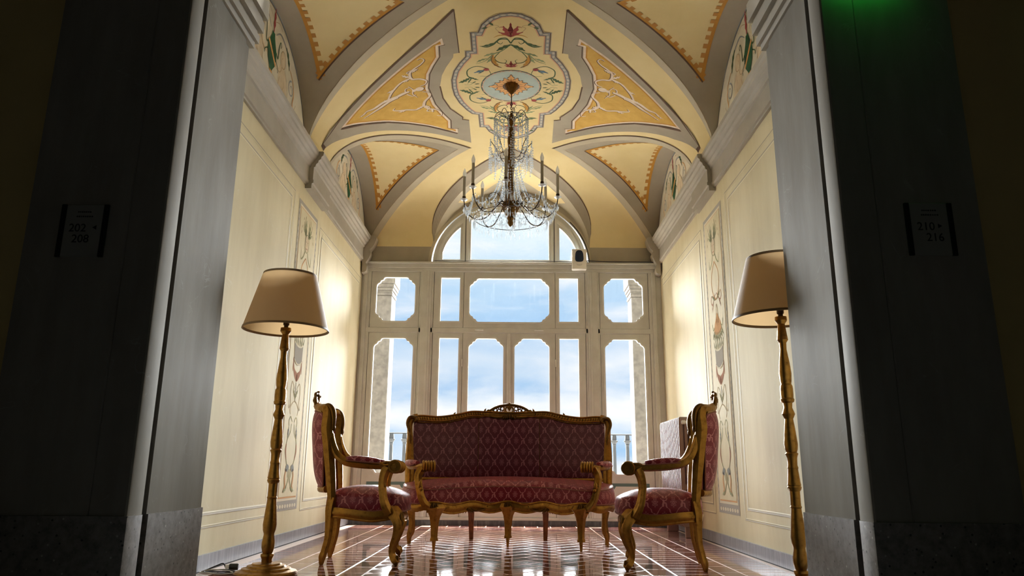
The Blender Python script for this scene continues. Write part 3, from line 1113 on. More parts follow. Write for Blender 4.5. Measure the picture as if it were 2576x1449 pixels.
CUTS_L = (CUTX, [y - YC for y in CUTY])
for sx in (1, -1):
    P = Paint(['grey', 'dark', 'white_p', 'gold_field', 'ochre', 'lgrey'])
    P.xf = (lambda s: (lambda u, v: (u * s, v)))(sx)
    P.fill(TRI_G, 'grey', 0)
    P.stroke(TRI_G[18:] + TRI_G[:1], 0.02, 'dark', 1)
    P.stroke(TRI_G[6:12], 0.014, 'dark', 1)
    P.stroke(TRI_G[0:2], 0.008, 'dark', 1)
    P.stroke([(p[0] - 0.004, p[1] + 0.012) for p in TRI_Y[12:18]], 0.022, 'dark', 1)
    P.stroke([(p[0] + 0.012, p[1]) for p in TRI_Y[1:12]], 0.01, 'dark', 1)
    P.fill(TRI_Y, 'white_p', 1)
    P.fill(inset(TRI_Y, 0.022), 'ochre', 2)
    P.fill(inset(TRI_Y, 0.036), 'gold_field', 3)
    # white reclining figure and scrolls, each with a brown shadow line
    def both(ctl, w, off=0.005):
        w = tuple(q * 0.66 for q in w)
        P.curve([(a + off, b + off) for a, b in ctl], tuple(q * 1.25 for q in w), 'dark', 4)
        P.curve(ctl, w, 'white_p', 5)
    both([(-1.49, 0.1), (-1.43, 0.06), (-1.36, 0.07), (-1.27, 0.03), (-1.17, 0.01), (-1.1, 0.0)], (0.012, 0.055, 0.05))
    both([(-1.47, 0.155), (-1.38, 0.13), (-1.3, 0.1), (-1.2, 0.045), (-1.12, 0.02)], (0.01, 0.05, 0.05))
    both([(-1.13, 0.01), (-1.06, -0.02), (-1.0, -0.03)], (0.055, 0.06, 0.03))
    both([(-1.04, -0.03), (-1.03, -0.09), (-0.99, -0.1)], (0.02, 0.018, 0.012))
    both([(-1.03, 0.01), (-0.98, 0.07), (-0.95, 0.05)], (0.02, 0.018, 0.012))
    both([(-1.0, -0.13), (-0.965, -0.05), (-0.975, 0.03), (-0.94, 0.11)], (0.008, 0.02, 0.008))
    P.disc((-0.955, -0.03), 0.02, 0.024, 'white_p', 5)
    P.disc((-0.895, -0.035), 0.045, 0.04, 'dark', 4)
    P.disc((-0.9, -0.04), 0.043, 0.038, 'white_p', 5)
    both([(-0.89, -0.09), (-0.84, -0.11), (-0.82, -0.17), (-0.87, -0.22), (-0.94, -0.24), (-0.96, -0.28)], (0.012, 0.03, 0.04))
    both([(-0.96, -0.28), (-0.95, -0.36), (-0.9, -0.42), (-0.84, -0.47), (-0.8, -0.53), (-0.82, -0.57), (-0.86, -0.55)], (0.04, 0.022, 0.01))
    both([(-0.95, -0.27), (-1.06, -0.22), (-1.16, -0.1), (-1.2, -0.02), (-1.22, 0.02), (-1.25, 0.0)], (0.03, 0.035, 0.012))
    both([(-0.88, 0.02), (-0.82, 0.06), (-0.82, 0.13), (-0.88, 0.22), (-0.9, 0.3)], (0.012, 0.035, 0.045))
    both([(-0.9, 0.3), (-0.86, 0.38), (-0.79, 0.42), (-0.74, 0.5), (-0.75, 0.57), (-0.79, 0.55)], (0.045, 0.02, 0.01))
    both([(-0.9, 0.3), (-0.98, 0.35), (-1.07, 0.31), (-1.15, 0.28), (-1.2, 0.24), (-1.18, 0.21)], (0.03, 0.035, 0.012))
    both([(-0.93, -0.4), (-0.98, -0.37), (-0.95, -0.33)], (0.01, 0.02, 0.01))
    both([(-0.84, 0.36), (-0.88, 0.42), (-0.84, 0.44)], (0.01, 0.02, 0.01))
    for (p_, an, ln_, wd_) in (((-0.96, -0.28), -2.6, 0.1, 0.04), ((-0.96, -0.28), 2.2, 0.09, 0.035), ((-0.93, -0.36), -0.9, 0.08, 0.03), ((-1.12, -0.14), 2.6, 0.09, 0.035), ((-0.9, 0.3), 2.4, 0.1, 0.04),
                              ((-0.9, 0.3), 0.6, 0.09, 0.035), ((-1.08, 0.31), 2.9, 0.08, 0.03), ((-0.83, 0.4), 1.3, 0.07, 0.03), ((-1.44, 0.08), 2.8, 0.07, 0.02), ((-1.42, 0.14), 2.7, 0.07, 0.02)):
        P.leaf((p_[0] + 0.005, p_[1] + 0.005), an, ln_, wd_ * 1.2, 'dark', 4, 0.5)
        P.leaf(p_, an, ln_, wd_, 'white_p', 5, 0.5)
    P.build('painted_triangle', ceiling, ceil_map, CUTS_L)

# ------------------------------------------------------------------ the medallion
half = [(0, -1.19), (-0.09, -1.175), (-0.18, -1.115), (-0.25, -1.02), (-0.287, -0.90), (-0.352, -0.90), (-0.355, -0.61), (-0.413, -0.61), (-0.418, -0.52), (-0.48, -0.42), (-0.545, -0.28),
        (-0.58, -0.12), (-0.585, 0.03), (-0.575, 0.18), (-0.535, 0.35), (-0.47, 0.51), (-0.418, 0.60), (-0.352, 0.625), (-0.35, 0.915), (-0.288, 0.92), (-0.25, 1.03), (-0.18, 1.12), (-0.09, 1.18), (0, 1.2)]
half = [(u, v) for u, v in half]
MED = half + [(-u, v) for u, v in half[::-1]][1:-1]
P = Paint(['dark', 'gblue_p', 'white_p', 'pink_p', 'cream', 'blue_p', 'teal_p', 'orange_p', 'green_p', 'lgreen_p', 'red_p', 'ochre', 'mblue_p', 'sepia_p', 'tan_p', 'egg_p'])
P.fill(inset(MED, -0.008), 'tan_p', 0)
P.fill(MED, 'gblue_p', 1)
P.fill(inset(MED, 0.048), 'pink_p', 3)
P.fill(inset(MED, 0.06), 'cream', 4)
_mid = inset(MED, 0.026)
for side_, w_, m_ in ((0.004, 0.009, 'dark'), (0.046, 0.005, 'dark')):
    q = inset(MED, side_)
    P.stroke(q + q[:1], w_, m_, 2)
# egg shapes set along the frame
acc = 0.0
for i in range(len(_mid)):
    a, b = Vector(_mid[i]), Vector(_mid[(i + 1) % len(_mid)])
    L = (b - a).length
    while acc < L:
        p = a + (b - a) * (acc / L)
        ang = math.atan2(b.y - a.y, b.x - a.x)
        P.disc(p, 0.027, 0.0135, 'tan_p', 2, 10, ang)
        P.disc(p, 0.022, 0.009, 'egg_p', 3, 10, ang)
        acc += 0.062
    acc -= L
# blue roundel with a sunflower
P.disc((0, 0.03), 0.3, 0.31, 'teal_p', 5, 48)
P.disc((0, 0.03), 0.287, 0.297, 'pink_p', 6, 48)
P.disc((0, 0.03), 0.281, 0.291, 'blue_p', 7, 48)
for i in range(20):
    a = 2 * PI * i / 20
    P.disc((0.272 * math.cos(a), 0.03 + 0.282 * math.sin(a)), 0.022, 0.022, 'pink_p', 8, 8)
    P.disc((0.262 * math.cos(a), 0.03 + 0.272 * math.sin(a)), 0.021, 0.021, 'blue_p', 9, 8)
for i in range(16):
    a = 2 * PI * i / 16
    ln = 0.215 if i % 4 == 0 else (0.15 if i % 2 == 0 else 0.165)
    P.leaf((0.04 * math.cos(a), 0.03 + 0.04 * math.sin(a)), a, ln - 0.025, 0.085, 'dark', 9, 0.0, 3)
    P.leaf((0.04 * math.cos(a), 0.03 + 0.04 * math.sin(a)), a, ln - 0.034, 0.074, 'orange_p', 10, 0.0, 3)
    P.stroke([(0.06 * math.cos(a), 0.03 + 0.06 * math.sin(a)), (ln * 0.75 * math.cos(a), 0.03 + ln * 0.75 * math.sin(a))], (0.008, 0.006, 0.002), 'dark', 11)
P.disc((0, 0.03), 0.085, 0.085, 'dark', 11, 20)
for mx_ in (1, -1):
    for my in (1, -1):
        P.xf = (lambda a, b: (lambda u, v: (u * a, 0.01 + v * b)))(mx_, my)
        # half of the crimson palmette
        P.leaf((0.0, -0.84), -PI / 2, 0.22, 0.05, 'red_p', 7, 0.0, 2)
        P.leaf((0.01, -0.85), -1.15, 0.17, 0.05, 'red_p', 7, -0.2, 3)
        P.leaf((0.015, -0.85), -0.85, 0.12, 0.03, 'red_p', 7, 0.5, 2)
        P.curve([(0.02, -0.93), (0.06, -0.99), (0.1, -0.985)], (0.012, 0.01, 0.003), 'red_p', 7)
        P.curve([(0, -0.84), (0.05, -0.87), (0.11, -0.86), (0.15, -0.83)], (0.012, 0.014, 0.003), 'ochre', 6)
        P.curve([(0.08, -0.89), (0.13, -0.97), (0.1, -1.0), (0.14, -1.02), (0.2, -0.99)], 0.005, 'sepia_p', 6)
        P.leaf((0.2, -0.99), 0.4, 0.05, 0.03, 'green_p', 7)
        P.leaf((0.15, -1.02), -0.9, 0.05, 0.03, 'green_p', 7)
        # green scroll and leaf spray
        P.curve([(0, -0.74), (0.04, -0.82), (0.1, -0.81), (0.12, -0.76), (0.09, -0.73), (0.07, -0.76)], (0.012, 0.012, 0.004), 'green_p', 6)
        P.curve([(0.03, -0.8), (0.1, -0.8), (0.16, -0.72), (0.22, -0.68), (0.28, -0.7)], (0.008, 0.02, 0.003), 'green_p', 6)
        P.leaf((0.13, -0.76), 0.75, 0.16, 0.035, 'green_p', 7, -0.6)
        P.leaf((0.0, -0.72), 0.55, 0.17, 0.05, 'green_p', 7, 0.25, 3)
        P.curve([(0, -0.72), (0.08, -0.62), (0.16, -0.56), (0.24, -0.45), (0.33, -0.4)], (0.012, 0.014, 0.003), 'lgreen_p', 6)
        P.leaf((0.13, -0.58), 0.2, 0.13, 0.035, 'lgreen_p', 7, 0.4)
        P.leaf((0.16, -0.55), 1.3, 0.15, 0.035, 'lgreen_p', 7, -0.4)
        P.leaf((0.22, -0.49), 0.3, 0.12, 0.03, 'lgreen_p', 7, 0.5)
        P.curve([(0.1, -0.6), (0.15, -0.5), (0.12, -0.43), (0.06, -0.41), (0.04, -0.45), (0.06, -0.47)], (0.008, 0.01, 0.003), 'green_p', 6)
        P.leaf((0.165, -0.55), 1.45, 0.23, 0.055, 'ochre', 8, 0.75, 4)
        P.curve([(0.17, -0.54), (0.18, -0.45), (0.15, -0.38), (0.09, -0.33)], 0.007, 'dark', 9)
        # small red palmette
        P.leaf((0.0, -0.34), -PI / 2, 0.11, 0.035, 'red_p', 8, 0.0, 2)
        P.leaf((0.0, -0.34), -0.95, 0.09, 0.03, 'red_p', 8, 0.2, 2)
        P.leaf((0.0, -0.34), -0.35, 0.07, 0.022, 'red_p', 8, -0.2, 2)
        # side scrolls with a bird-headed flower
        P.curve([(0.3, -0.18), (0.2, -0.18), (0.22, -0.3), (0.32, -0.36), (0.41, -0.3), (0.42, -0.2), (0.39, -0.14), (0.42, -0.07)], (0.003, 0.01, 0.014), 'green_p', 6)
        P.leaf((0.4, -0.16), 1.0, 0.15, 0.05, 'green_p', 7, -0.7, 4)
        P.leaf((0.395, -0.17), 2.2, 0.1, 0.03, 'green_p', 7, 0.6)
        P.leaf((0.25, -0.29), 0.35, 0.12, 0.035, 'mblue_p', 8, 0.15, 2)
        P.leaf((0.25, -0.285), 0.75, 0.09, 0.02, 'teal_p', 8)
        P.disc((0.235, -0.3), 0.028, 0.024, 'red_p', 9, 10)
        P.curve([(0.46, -0.03), (0.41, -0.02), (0.38, -0.05), (0.41, -0.07), (0.43, -0.04)], 0.005, 'lgreen_p', 6)
        P.leaf((0.36, -0.03), 3.3, 0.05, 0.02, 'green_p', 7)
        P.leaf((0.38, -0.05), 3.9, 0.05, 0.02, 'green_p', 7)
P.xf = lambda u, v: (u, v)
P.build('painted_medallion', ceiling, lambda u, v, l: ceil_map(u, v, l * 0.5), CUTS_L)


# ------------------------------------------------------------------ side walls
def wall_loop():
    lp = [(3.86, 0.0), (YE, 0.0), (YE, 3.40)]
    for sy in (1, -1):
        yl = YC + sy * LY
        n = 28
        for i in range(n + 1):
            off = LH - 2 * LH * i / n
            lp.append((yl + off, side_arch(abs(off))))
    lp += [(3.86, 3.40)]
    return lp


PANELS = [((3.95, 6.08), (0.26, 2.99)), ((6.94, 8.92), (0.26, 2.94))]


def frame_lines(P, y, z, d, dark, hl, w=0.010):
    (a, b), (c, e) = y, z
    a, b, c, e = a + d, b - d, c + d, e - d
    q = [(a, c), (b, c), (b, e), (a, e)]
    for i in range(4):
        P.stroke([q[i], q[(i + 1) % 4]], w, dark, 1)
    q = [(a + 0.012, c + 0.012), (b - 0.012, c + 0.012), (b - 0.012, e - 0.012), (a + 0.012, e - 0.012)]
    for i in range(4):
        P.stroke([q[i], q[(i + 1) % 4]], w * 0.7, hl, 2)


def lunette_fresco(P):
    """u along the wall from the lunette's centre, v = height"""
    arch = [(-1.0 + 2.0 * i / 40, side_arch(abs(-1.0 + 2.0 * i / 40) * 1.0) - 0.03) for i in range(41)]
    P.fill([(-1.0, 3.40)] + arch + [(1.0, 3.40)], 'fresco_w', 0)
    P.stroke([(a, b + 0.018) for a, b in arch], 0.022, 'gblue_p', 1)
    P.stroke([(a, b + 0.004) for a, b in arch], 0.007, 'ink', 2)
    # vase
    P.fill([(-0.03, 3.99), (0.03, 3.99), (0.035, 3.96), (0.05, 3.93), (0.095, 3.86), (0.1, 3.80), (0.08, 3.73), (0.035, 3.68), (0.02, 3.65), (0.03, 3.60),
            (0.055, 3.57), (-0.055, 3.57), (-0.03, 3.60), (-0.02, 3.65), (-0.035, 3.68), (-0.08, 3.73), (-0.1, 3.80), (-0.095, 3.86), (-0.05, 3.93), (-0.035, 3.96)][::-1], 'vase_p', 4)
    P.fill([(-0.1, 3.87), (-0.085, 3.9), (0.1, 3.76), (0.09, 3.73)], 'orange_p', 5)
    P.fill([(-0.03, 3.66), (0.03, 3.66), (0.03, 3.63), (-0.03, 3.63)], 'orange_p', 5)
    P.leaf((0, 3.99), PI / 2 - 0.06, 0.22, 0.05, 'red_p', 4, 0.1, 3)
    P.stroke([(0, 3.97), (0.005, 4.06)], (0.018, 0.012, 0.01), 'orange_p', 3)
    for s in (-1, 1):
        P.curve([(s * 0.09, 3.86), (s * 0.14, 3.84), (s * 0.15, 3.93), (s * 0.17, 4.0), (s * 0.2, 3.99), (s * 0.19, 3.96)], (0.016, 0.012, 0.008), 'green_p', 4)
        P.curve([(s * 0.09, 3.8), (s * 0.15, 3.76), (s * 0.16, 3.72)], 0.01, 'green_p', 4)
        # child: soft flesh body, seated, leaning to the vase
        P.disc((s * 0.27, 3.9), 0.062, 0.07, 'flesh_p', 2, 16)
        P.fill(cr([(s * 0.22, 3.84), (s * 0.33, 3.82), (s * 0.4, 3.72), (s * 0.42, 3.6), (s * 0.38, 3.5), (s * 0.27, 3.49), (s * 0.2, 3.58), (s * 0.18, 3.7)], 4, True), 'flesh_p', 1)
        P.fill(cr([(s * 0.3, 3.6), (s * 0.17, 3.57), (s * 0.13, 3.5), (s * 0.2, 3.48), (s * 0.32, 3.49)], 4, True), 'flesh_p', 2)
        P.fill(cr([(s * 0.36, 3.58), (s * 0.48, 3.56), (s * 0.6, 3.5), (s * 0.58, 3.47), (s * 0.4, 3.48)], 4, True), 'flesh_p', 2)
        P.ring((s * 0.27, 3.9), 0.064, 0.072, 0.007, 'sepia_p', 3)
        P.curve([(s * 0.24, 3.84), (s * 0.2, 3.78), (s * 0.11, 3.76)], (0.03, 0.024, 0.018), 'flesh_p', 3)
        P.curve([(s * 0.25, 3.83), (s * 0.21, 3.76), (s * 0.12, 3.745)], 0.006, 'sepia_p', 4)
        P.curve([(s * 0.32, 3.84), (s * 0.39, 3.77), (s * 0.43, 3.66), (s * 0.41, 3.55), (s * 0.34, 3.49)], 0.007, 'sepia_p', 3)
        P.curve([(s * 0.21, 3.72), (s * 0.19, 3.62), (s * 0.24, 3.55), (s * 0.33, 3.58)], 0.006, 'sepia_p', 3)
        P.curve([(s * 0.14, 3.54), (s * 0.2, 3.58), (s * 0.3, 3.6)], 0.006, 'sepia_p', 3)
        P.curve([(s * 0.4, 3.57), (s * 0.5, 3.55), (s * 0.6, 3.5)], 0.006, 'sepia_p', 3)
        P.curve([(s * 0.25, 3.91), (s * 0.235, 3.885), (s * 0.25, 3.87)], 0.005, 'sepia_p', 4)
        P.curve([(s * 0.3, 3.76), (s * 0.33, 3.7), (s * 0.3, 3.65)], 0.005, 'sepia_p', 3)
        # grey-blue and orange scrolls with green tips
        P.curve([(s * 0.06, 4.0), (s * 0.16, 4.07), (s * 0.27, 4.06), (s * 0.36, 4.02)], (0.006, 0.02, 0.008), 'gblue_p', 2)
        P.leaf((s * 0.32, 4.05), -0.5 if s > 0 else PI + 0.5, 0.2, 0.055, 'green_p', 3, -0.9 * s, 3)
        P.curve([(s * 0.46, 3.92), (s * 0.55, 3.86), (s * 0.6, 3.76), (s * 0.58, 3.66), (s * 0.66, 3.58), (s * 0.76, 3.56)], (0.008, 0.016, 0.006), 'orange_p', 3)
        P.leaf((s * 0.68, 3.575), (-0.2 if s > 0 else PI + 0.2), 0.14, 0.035, 'lgreen_p', 4, 0.8 * s, 2)
        P.spiral((s * 0.52, 3.77), 0.075, 0.02, PI / 2, 1.3 * s, (0.016, 0.012, 0.005), 'gblue_p', 2)
        P.curve([(s * 0.48, 3.62), (s * 0.55, 3.58), (s * 0.62, 3.62), (s * 0.67, 3.7)], 0.006, 'sepia_p', 2)
        P.curve([(s * 0.03, 4.1), (s * 0.12, 4.14), (s * 0.2, 4.12)], 0.006, 'sepia_p', 2)
    P.ring((0.0, 3.52), 0.1, 0.07, 0.012, 'sepia_p', 2)
    P.ring((0.0, 3.52), 0.07, 0.05, 0.008, 'tan_p', 2)


def grotesque_strip(P):
    """u across the strip, v height"""
    w = 0.31
    P.fill([(-w, 0.28), (w, 0.28), (w, 2.98), (-w, 2.98)], 'gblue_p', 0)
    P.fill([(-w + 0.035, 0.36), (w - 0.035, 0.36), (w - 0.035, 2.945), (-w + 0.035, 2.945)], 'hl_p', 1)
    P.fill([(-w + 0.055, 0.38), (w - 0.055, 0.38), (w - 0.055, 2.925), (-w + 0.055, 2.925)], 'orange_p', 2)
    P.fill([(-w + 0.062, 0.393), (w - 0.062, 0.393), (w - 0.062, 2.918), (-w + 0.062, 2.918)], 'wall', 3)
    for k in range(44):
        for s in (-1, 1):
            P.disc((s * (w - 0.018), 0.42 + 0.057 * k), 0.006, 0.02, 'hl_p', 1, 8)
    for k in range(8):
        P.disc((-w + 0.06 + 0.07 * k, 0.315), 0.026, 0.016, 'hl_p', 1, 10)
    # mask
    P.disc((0, 2.64), 0.06, 0.085, 'flesh_p', 4)
    P.ring((0, 2.64), 0.06, 0.085, 0.008, 'lgreen_p', 5)
    P.stroke([(-0.03, 2.655), (-0.01, 2.655)], 0.01, 'sepia_p', 5)
    P.stroke([(0.03, 2.655), (0.01, 2.655)], 0.01, 'sepia_p', 5)
    P.stroke([(-0.02, 2.59), (0.02, 2.59)], 0.01, 'red_p', 5)
    P.stroke([(0, 2.64), (0, 2.61)], 0.008, 'sepia_p', 5)
    for s in (-1, 1):
        P.xf = (lambda q: (lambda u, v: (u * q, v)))(s)
        for a, ln in ((1.3, 0.16), (1.05, 0.18), (0.7, 0.16), (0.35, 0.13)):
            P.leaf((0.03, 2.7), a, ln, 0.035, 'lgreen_p', 4, 0.35, 3)
        for q in ((0.14, 2.84), (0.08, 2.87), (0.17, 2.76), (0.19, 2.7)):
            P.disc(q, 0.008, 0.018, 'sepia_p', 4, 8, 0.4)
        P.curve([(0.04, 2.56), (0.08, 2.5), (0.15, 2.46), (0.16, 2.54)], (0.014, 0.016, 0.005), 'lgreen_p', 4)
        P.curve([(0.0, 2.5), (0.1, 2.4), (0.12, 2.3), (0.08, 2.2), (0.0, 2.14)], (0.012, 0.014, 0.012), 'orange_p', 4)
        P.curve([(0.02, 2.2), (0.12, 2.12), (0.17, 2.15), (0.15, 2.2), (0.12, 2.18)], (0.01, 0.012, 0.005), 'red_p', 4)
        P.leaf((0.02, 2.14), 0.3, 0.12, 0.03, 'lgreen_p', 5, 0.5)
        P.leaf((0.14, 2.05), 1.9, 0.1, 0.02, 'red_p', 5, 0.5)
        P.curve([(0.01, 2.1), (0.03, 2.0), (0.02, 1.92)], 0.012, 'sepia_p', 4)
        P.fill(cr([(0, 2.02), (0.06, 1.96), (0.11, 1.9), (0.1, 1.84), (0, 1.82)], 4), 'orange_p', 4)
        for k in range(4):
            P.leaf((0.015 + 0.035 * k, 1.84 + 0.01 * k), -1.5 + 0.12 * k, 0.09, 0.03, 'green_p', 5, 0.3, 2)
        P.curve([(0.1, 1.9), (0.15, 1.88), (0.17, 1.94)], 0.01, 'lgreen_p', 5)
        # grey-blue shield of drapery, red swag
        for k in range(3):
            P.leaf((0.02 + 0.04 * k, 1.66), 1.5 - 0.15 * k, 0.13, 0.03, 'green_p', 4, -0.2, 2)
        P.fill([(0, 1.68), (0.06, 1.685), (0.13, 1.71), (0.115, 1.56), (0.06, 1.53), (0, 1.52)], 'gblue_p', 5)
        P.stroke([(0, 1.68), (0.06, 1.685), (0.13, 1.71)], 0.016, 'hl_p', 6)
        P.stroke([(0, 1.52), (0.06, 1.53), (0.115, 1.56)], 0.014, 'hl_p', 6)
        P.fill(cr([(0.12, 1.56), (0.085, 1.48), (0, 1.44), (0, 1.37), (0.07, 1.41), (0.11, 1.47)], 4, True), 'red_p', 4)
        P.stroke([(0.125, 1.57), (0.13, 1.45)], 0.012, 'red_p', 4)
        # vines
        P.curve([(0.03, 1.3), (0.11, 1.36), (0.14, 1.26), (0.12, 1.17), (0.16, 1.13), (0.17, 1.2)], (0.006, 0.012, 0.005), 'sepia_p', 4)
        P.leaf((0.0, 1.22), 0.9, 0.11, 0.03, 'lgreen_p', 5)
        P.curve([(0.0, 1.2), (0.06, 1.18), (0.12, 1.13), (0.1, 1.08)], 0.01, 'sepia_p', 4)
        P.curve([(0.03, 1.02), (0.08, 1.06), (0.12, 1.02), (0.1, 0.98)], 0.01, 'lgreen_p', 4)
        P.curve([(0.04, 1.0), (0.06, 0.93), (0.13, 0.86), (0.15, 0.78), (0.12, 0.7), (0.06, 0.62), (0.04, 0.55)], (0.008, 0.016, 0.01), 'lgreen_p', 4)
        P.curve([(0.14, 0.83), (0.15, 0.77), (0.12, 0.7)], (0.012, 0.024, 0.008), 'red_p', 5)
        P.leaf((0.13, 0.88), 1.8, 0.1, 0.035, 'mblue_p', 5)
        P.fill(cr([(0.03, 0.64), (0.09, 0.66), (0.12, 0.61), (0.06, 0.6)], 4, True), 'mblue_p', 5)
        P.curve([(0.09, 0.62), (0.12, 0.56), (0.1, 0.48), (0.13, 0.46)], (0.014, 0.03, 0.008), 'orange_p', 5)
        P.curve([(0.01, 0.62), (0.02, 0.54), (0.07, 0.47), (0.14, 0.43)], (0.01, 0.014, 0.006), 'lgreen_p', 5)
        P.leaf((0.06, 0.47), -0.6, 0.1, 0.035, 'lgreen_p', 6, 0.5)
    P.xf = lambda u, v: (u, v)
    P.stroke([(0, 1.36), (0, 1.2)], 0.012, 'mblue_p', 4)


def wall_mb(sx):
    mb = MB()
    mb.prism([wall_loop()], lambda a, b, d: (sx * (A + d), a, b), 0.0, 0.12)
    return mb


LUN_M = ['fresco_w', 'gblue_p', 'ink', 'vase_p', 'orange_p', 'red_p', 'green_p', 'flesh_p', 'sepia_p', 'lgreen_p', 'tan_p']
GRO_M = ['gblue_p', 'hl_p', 'orange_p', 'wall', 'flesh_p', 'lgreen_p', 'sepia_p', 'red_p', 'green_p', 'mblue_p']
PAN_M = ['panel', 'tan_p', 'hl_p', 'wall']
CORN = [(0, 3.15), (0.02, 3.15), (0.02, 3.168), (0.034, 3.174), (0.034, 3.20), (0.028, 3.206), (0.028, 3.325), (0.042, 3.333), (0.046, 3.355), (0.064, 3.372),
        (0.068, 3.392), (0.088, 3.408), (0.092, 3.43), (0.108, 3.444), (0.112, 3.475), (0.104, 3.483), (0, 3.483)]
for side, sx in (('left', -1), ('right', 1)):
    w = struct(wall_mb(sx).build('wall_' + side, 'wall', smooth=0))
    fm = (lambda s, c: (lambda u, v, l: (s * (A - 0.0015 - 0.0009 * l), c + u, v)))
    P = Paint(PAN_M)
    for (yy, zz) in PANELS:
        P.fill([(yy[0] + 0.08, zz[0] + 0.08), (yy[1] - 0.08, zz[0] + 0.08), (yy[1] - 0.08, zz[1] - 0.08), (yy[0] + 0.08, zz[1] - 0.08)], 'panel', 0)
        frame_lines(P, yy, zz, 0.0, 'tan_p', 'hl_p', 0.008)
        frame_lines(P, yy, zz, 0.08, 'tan_p', 'hl_p', 0.012)
    P.build('painted_panel', w, fm(sx, 0.0))
    for sy in (-1, 1):
        P = Paint(LUN_M)
        lunette_fresco(P)
        P.build('painted_lunette', w, fm(sx, YC + sy * LY))
    P = Paint(GRO_M)
    grotesque_strip(P)
    P.out_mats = ['wall' if q == 'wall' else pale(q, 0.62) for q in GRO_M]
    P.build('painted_grotesque', w, fm(sx, 6.525))
    # cornice with its forward break over the painted strip
    tr = empty('trim_1' if sx < 0 else 'trim_2')
    struct(tr)
    fc = lambda ya, yb, e: (lambda a, b, d: (sx * (A - a - (e if a > 0 else 0)), ya + (yb - ya) * d, b))
    for (ya, yb, e) in ((3.87, 6.36, 0.0), (6.94, 9.0, 0.0)):
        MB().prism([CORN], fc(ya, yb, e), 0, 1).build('cornice_run', 'cornice', tr, smooth=25)
    MB().prism([[(a, b - (0.03 if b < 3.16 else 0)) for a, b in CORN]], fc(6.34, 6.96, 0.04), 0, 1).build('cornice_break', 'cornice', tr, smooth=25)
    # scroll console where the cornice meets the window
    mb = MB()
    cons = cr([(0.0, 3.0), (0.05, 3.02), (0.06, 3.08), (0.045, 3.13), (0.075, 3.18), (0.1, 3.26), (0.085, 3.3), (0.12, 3.34), (0.15, 3.4), (0.15, 3.48), (0.0, 3.48)], 4)
    mb.prism([cons], lambda a, b, d: (sx * (A - a - 0.02), 8.86 + 0.13 * d, b), 0, 1)
    mb.build('corner_console', 'cornice', tr, smooth=30)
    # marble baseboard in slabs
    bb = empty('baseboard_' + side)
    struct(bb)
    y = 3.87
    ln = [0.62, 0.95, 0.7, 0.98, 0.8, 0.66, 0.47]
    for q in ln:
        ye = min(8.99, y + q)
        MB().box(min(sx * A, sx * (A - 0.018)), max(sx * A, sx * (A - 0.018)), y + 0.001, ye - 0.001, 0.008, 0.1).build('slab', 'marble', bb, smooth=0)
        y = ye
    MB().box(min(sx * A, sx * (A - 0.016)), max(sx * A, sx * (A - 0.016)), 3.87, 8.99, -0.002, 0.008).build('joint', 'gap', bb, smooth=0)

# ------------------------------------------------------------------ floor
floor = struct(MB().box(-2.0, 2.0, 4.2, 9.3, -0.12, -0.0005).build('floor', 'grout', smooth=0))
struct(MB().box(-5.2, 5.2, -4.2, 4.2, -0.12, -0.0005).build('floor_corridor', 'marble_d', smooth=0))
TL, TW, G = 0.296, 0.1445, 0.012


def clip(poly, ax, v, keep_less):
    out = []
    n = len(poly)
    for i in range(n):
        a, b = poly[i], poly[(i + 1) % n]
        ia = (a[ax] <= v) == keep_less or a[ax] == v
        ib = (b[ax] <= v) == keep_less or b[ax] == v
        if ia:
            out.append(a)
        if ia != ib:
            t = (v - a[ax]) / (b[ax] - a[ax])
            out.append((a[0] + (b[0] - a[0]) * t, a[1] + (b[1] - a[1]) * t))
    return out


tiles = []
XO = 0.03
X1, X2, X3, X4 = 0.885, 1.03, 1.328, 1.475
YN, YF = 4.25, 8.72
c45 = math.sqrt(0.5)
for s_ in range(-40, 80):
    for m_ in range(-30, 30):
        for kind in (0, 1):
            a, b = (s_ + 4 * m_, s_) if kind == 0 else (s_ - 1 + 4 * m_, s_)
            wa, wb = (2, 1) if kind == 0 else (1, 2)
            u0, u1, v0, v1 = a * 0.148 + G / 2, (a + wa) * 0.148 - G / 2, b * 0.148 + G / 2, (b + wb) * 0.148 - G / 2
            q = [((u - v) * c45 + XO, (u + v) * c45 + 4.0) for u, v in ((u0, v0), (u1, v0), (u1, v1), (u0, v1))]
            cx, cy = sum(p[0] for p in q) / 4, sum(p[1] for p in q) / 4
            if abs(cx - XO) > 1.2 or cy < 4.0 or cy > 9.0:
                continue
            for (ax_, vv, kl) in ((0, XO + X1 - G / 2, True), (0, XO - X1 + G / 2, False), (1, YF - G / 2, True), (1, YN, False)):
                if q:
                    q = clip(q, ax_, vv, kl)
            if len(q) >= 3:
                ar = abs(sum(q[i][0] * q[(i + 1) % len(q)][1] - q[(i + 1) % len(q)][0] * q[i][1] for i in range(len(q)))) / 2
                if ar > 0.0012:
                    tiles.append(q)


def rect(x0, x1, ya, yb):
    x0, x1 = max(x0, -A + 0.02), min(x1, A - 0.02)
    if x1 - x0 > 0.02 and yb - ya > 0.02:
        tiles.append([(x0 + G / 2, ya + G / 2), (x1 - G / 2, ya + G / 2), (x1 - G / 2, yb - G / 2), (x0 + G / 2, yb - G / 2)])


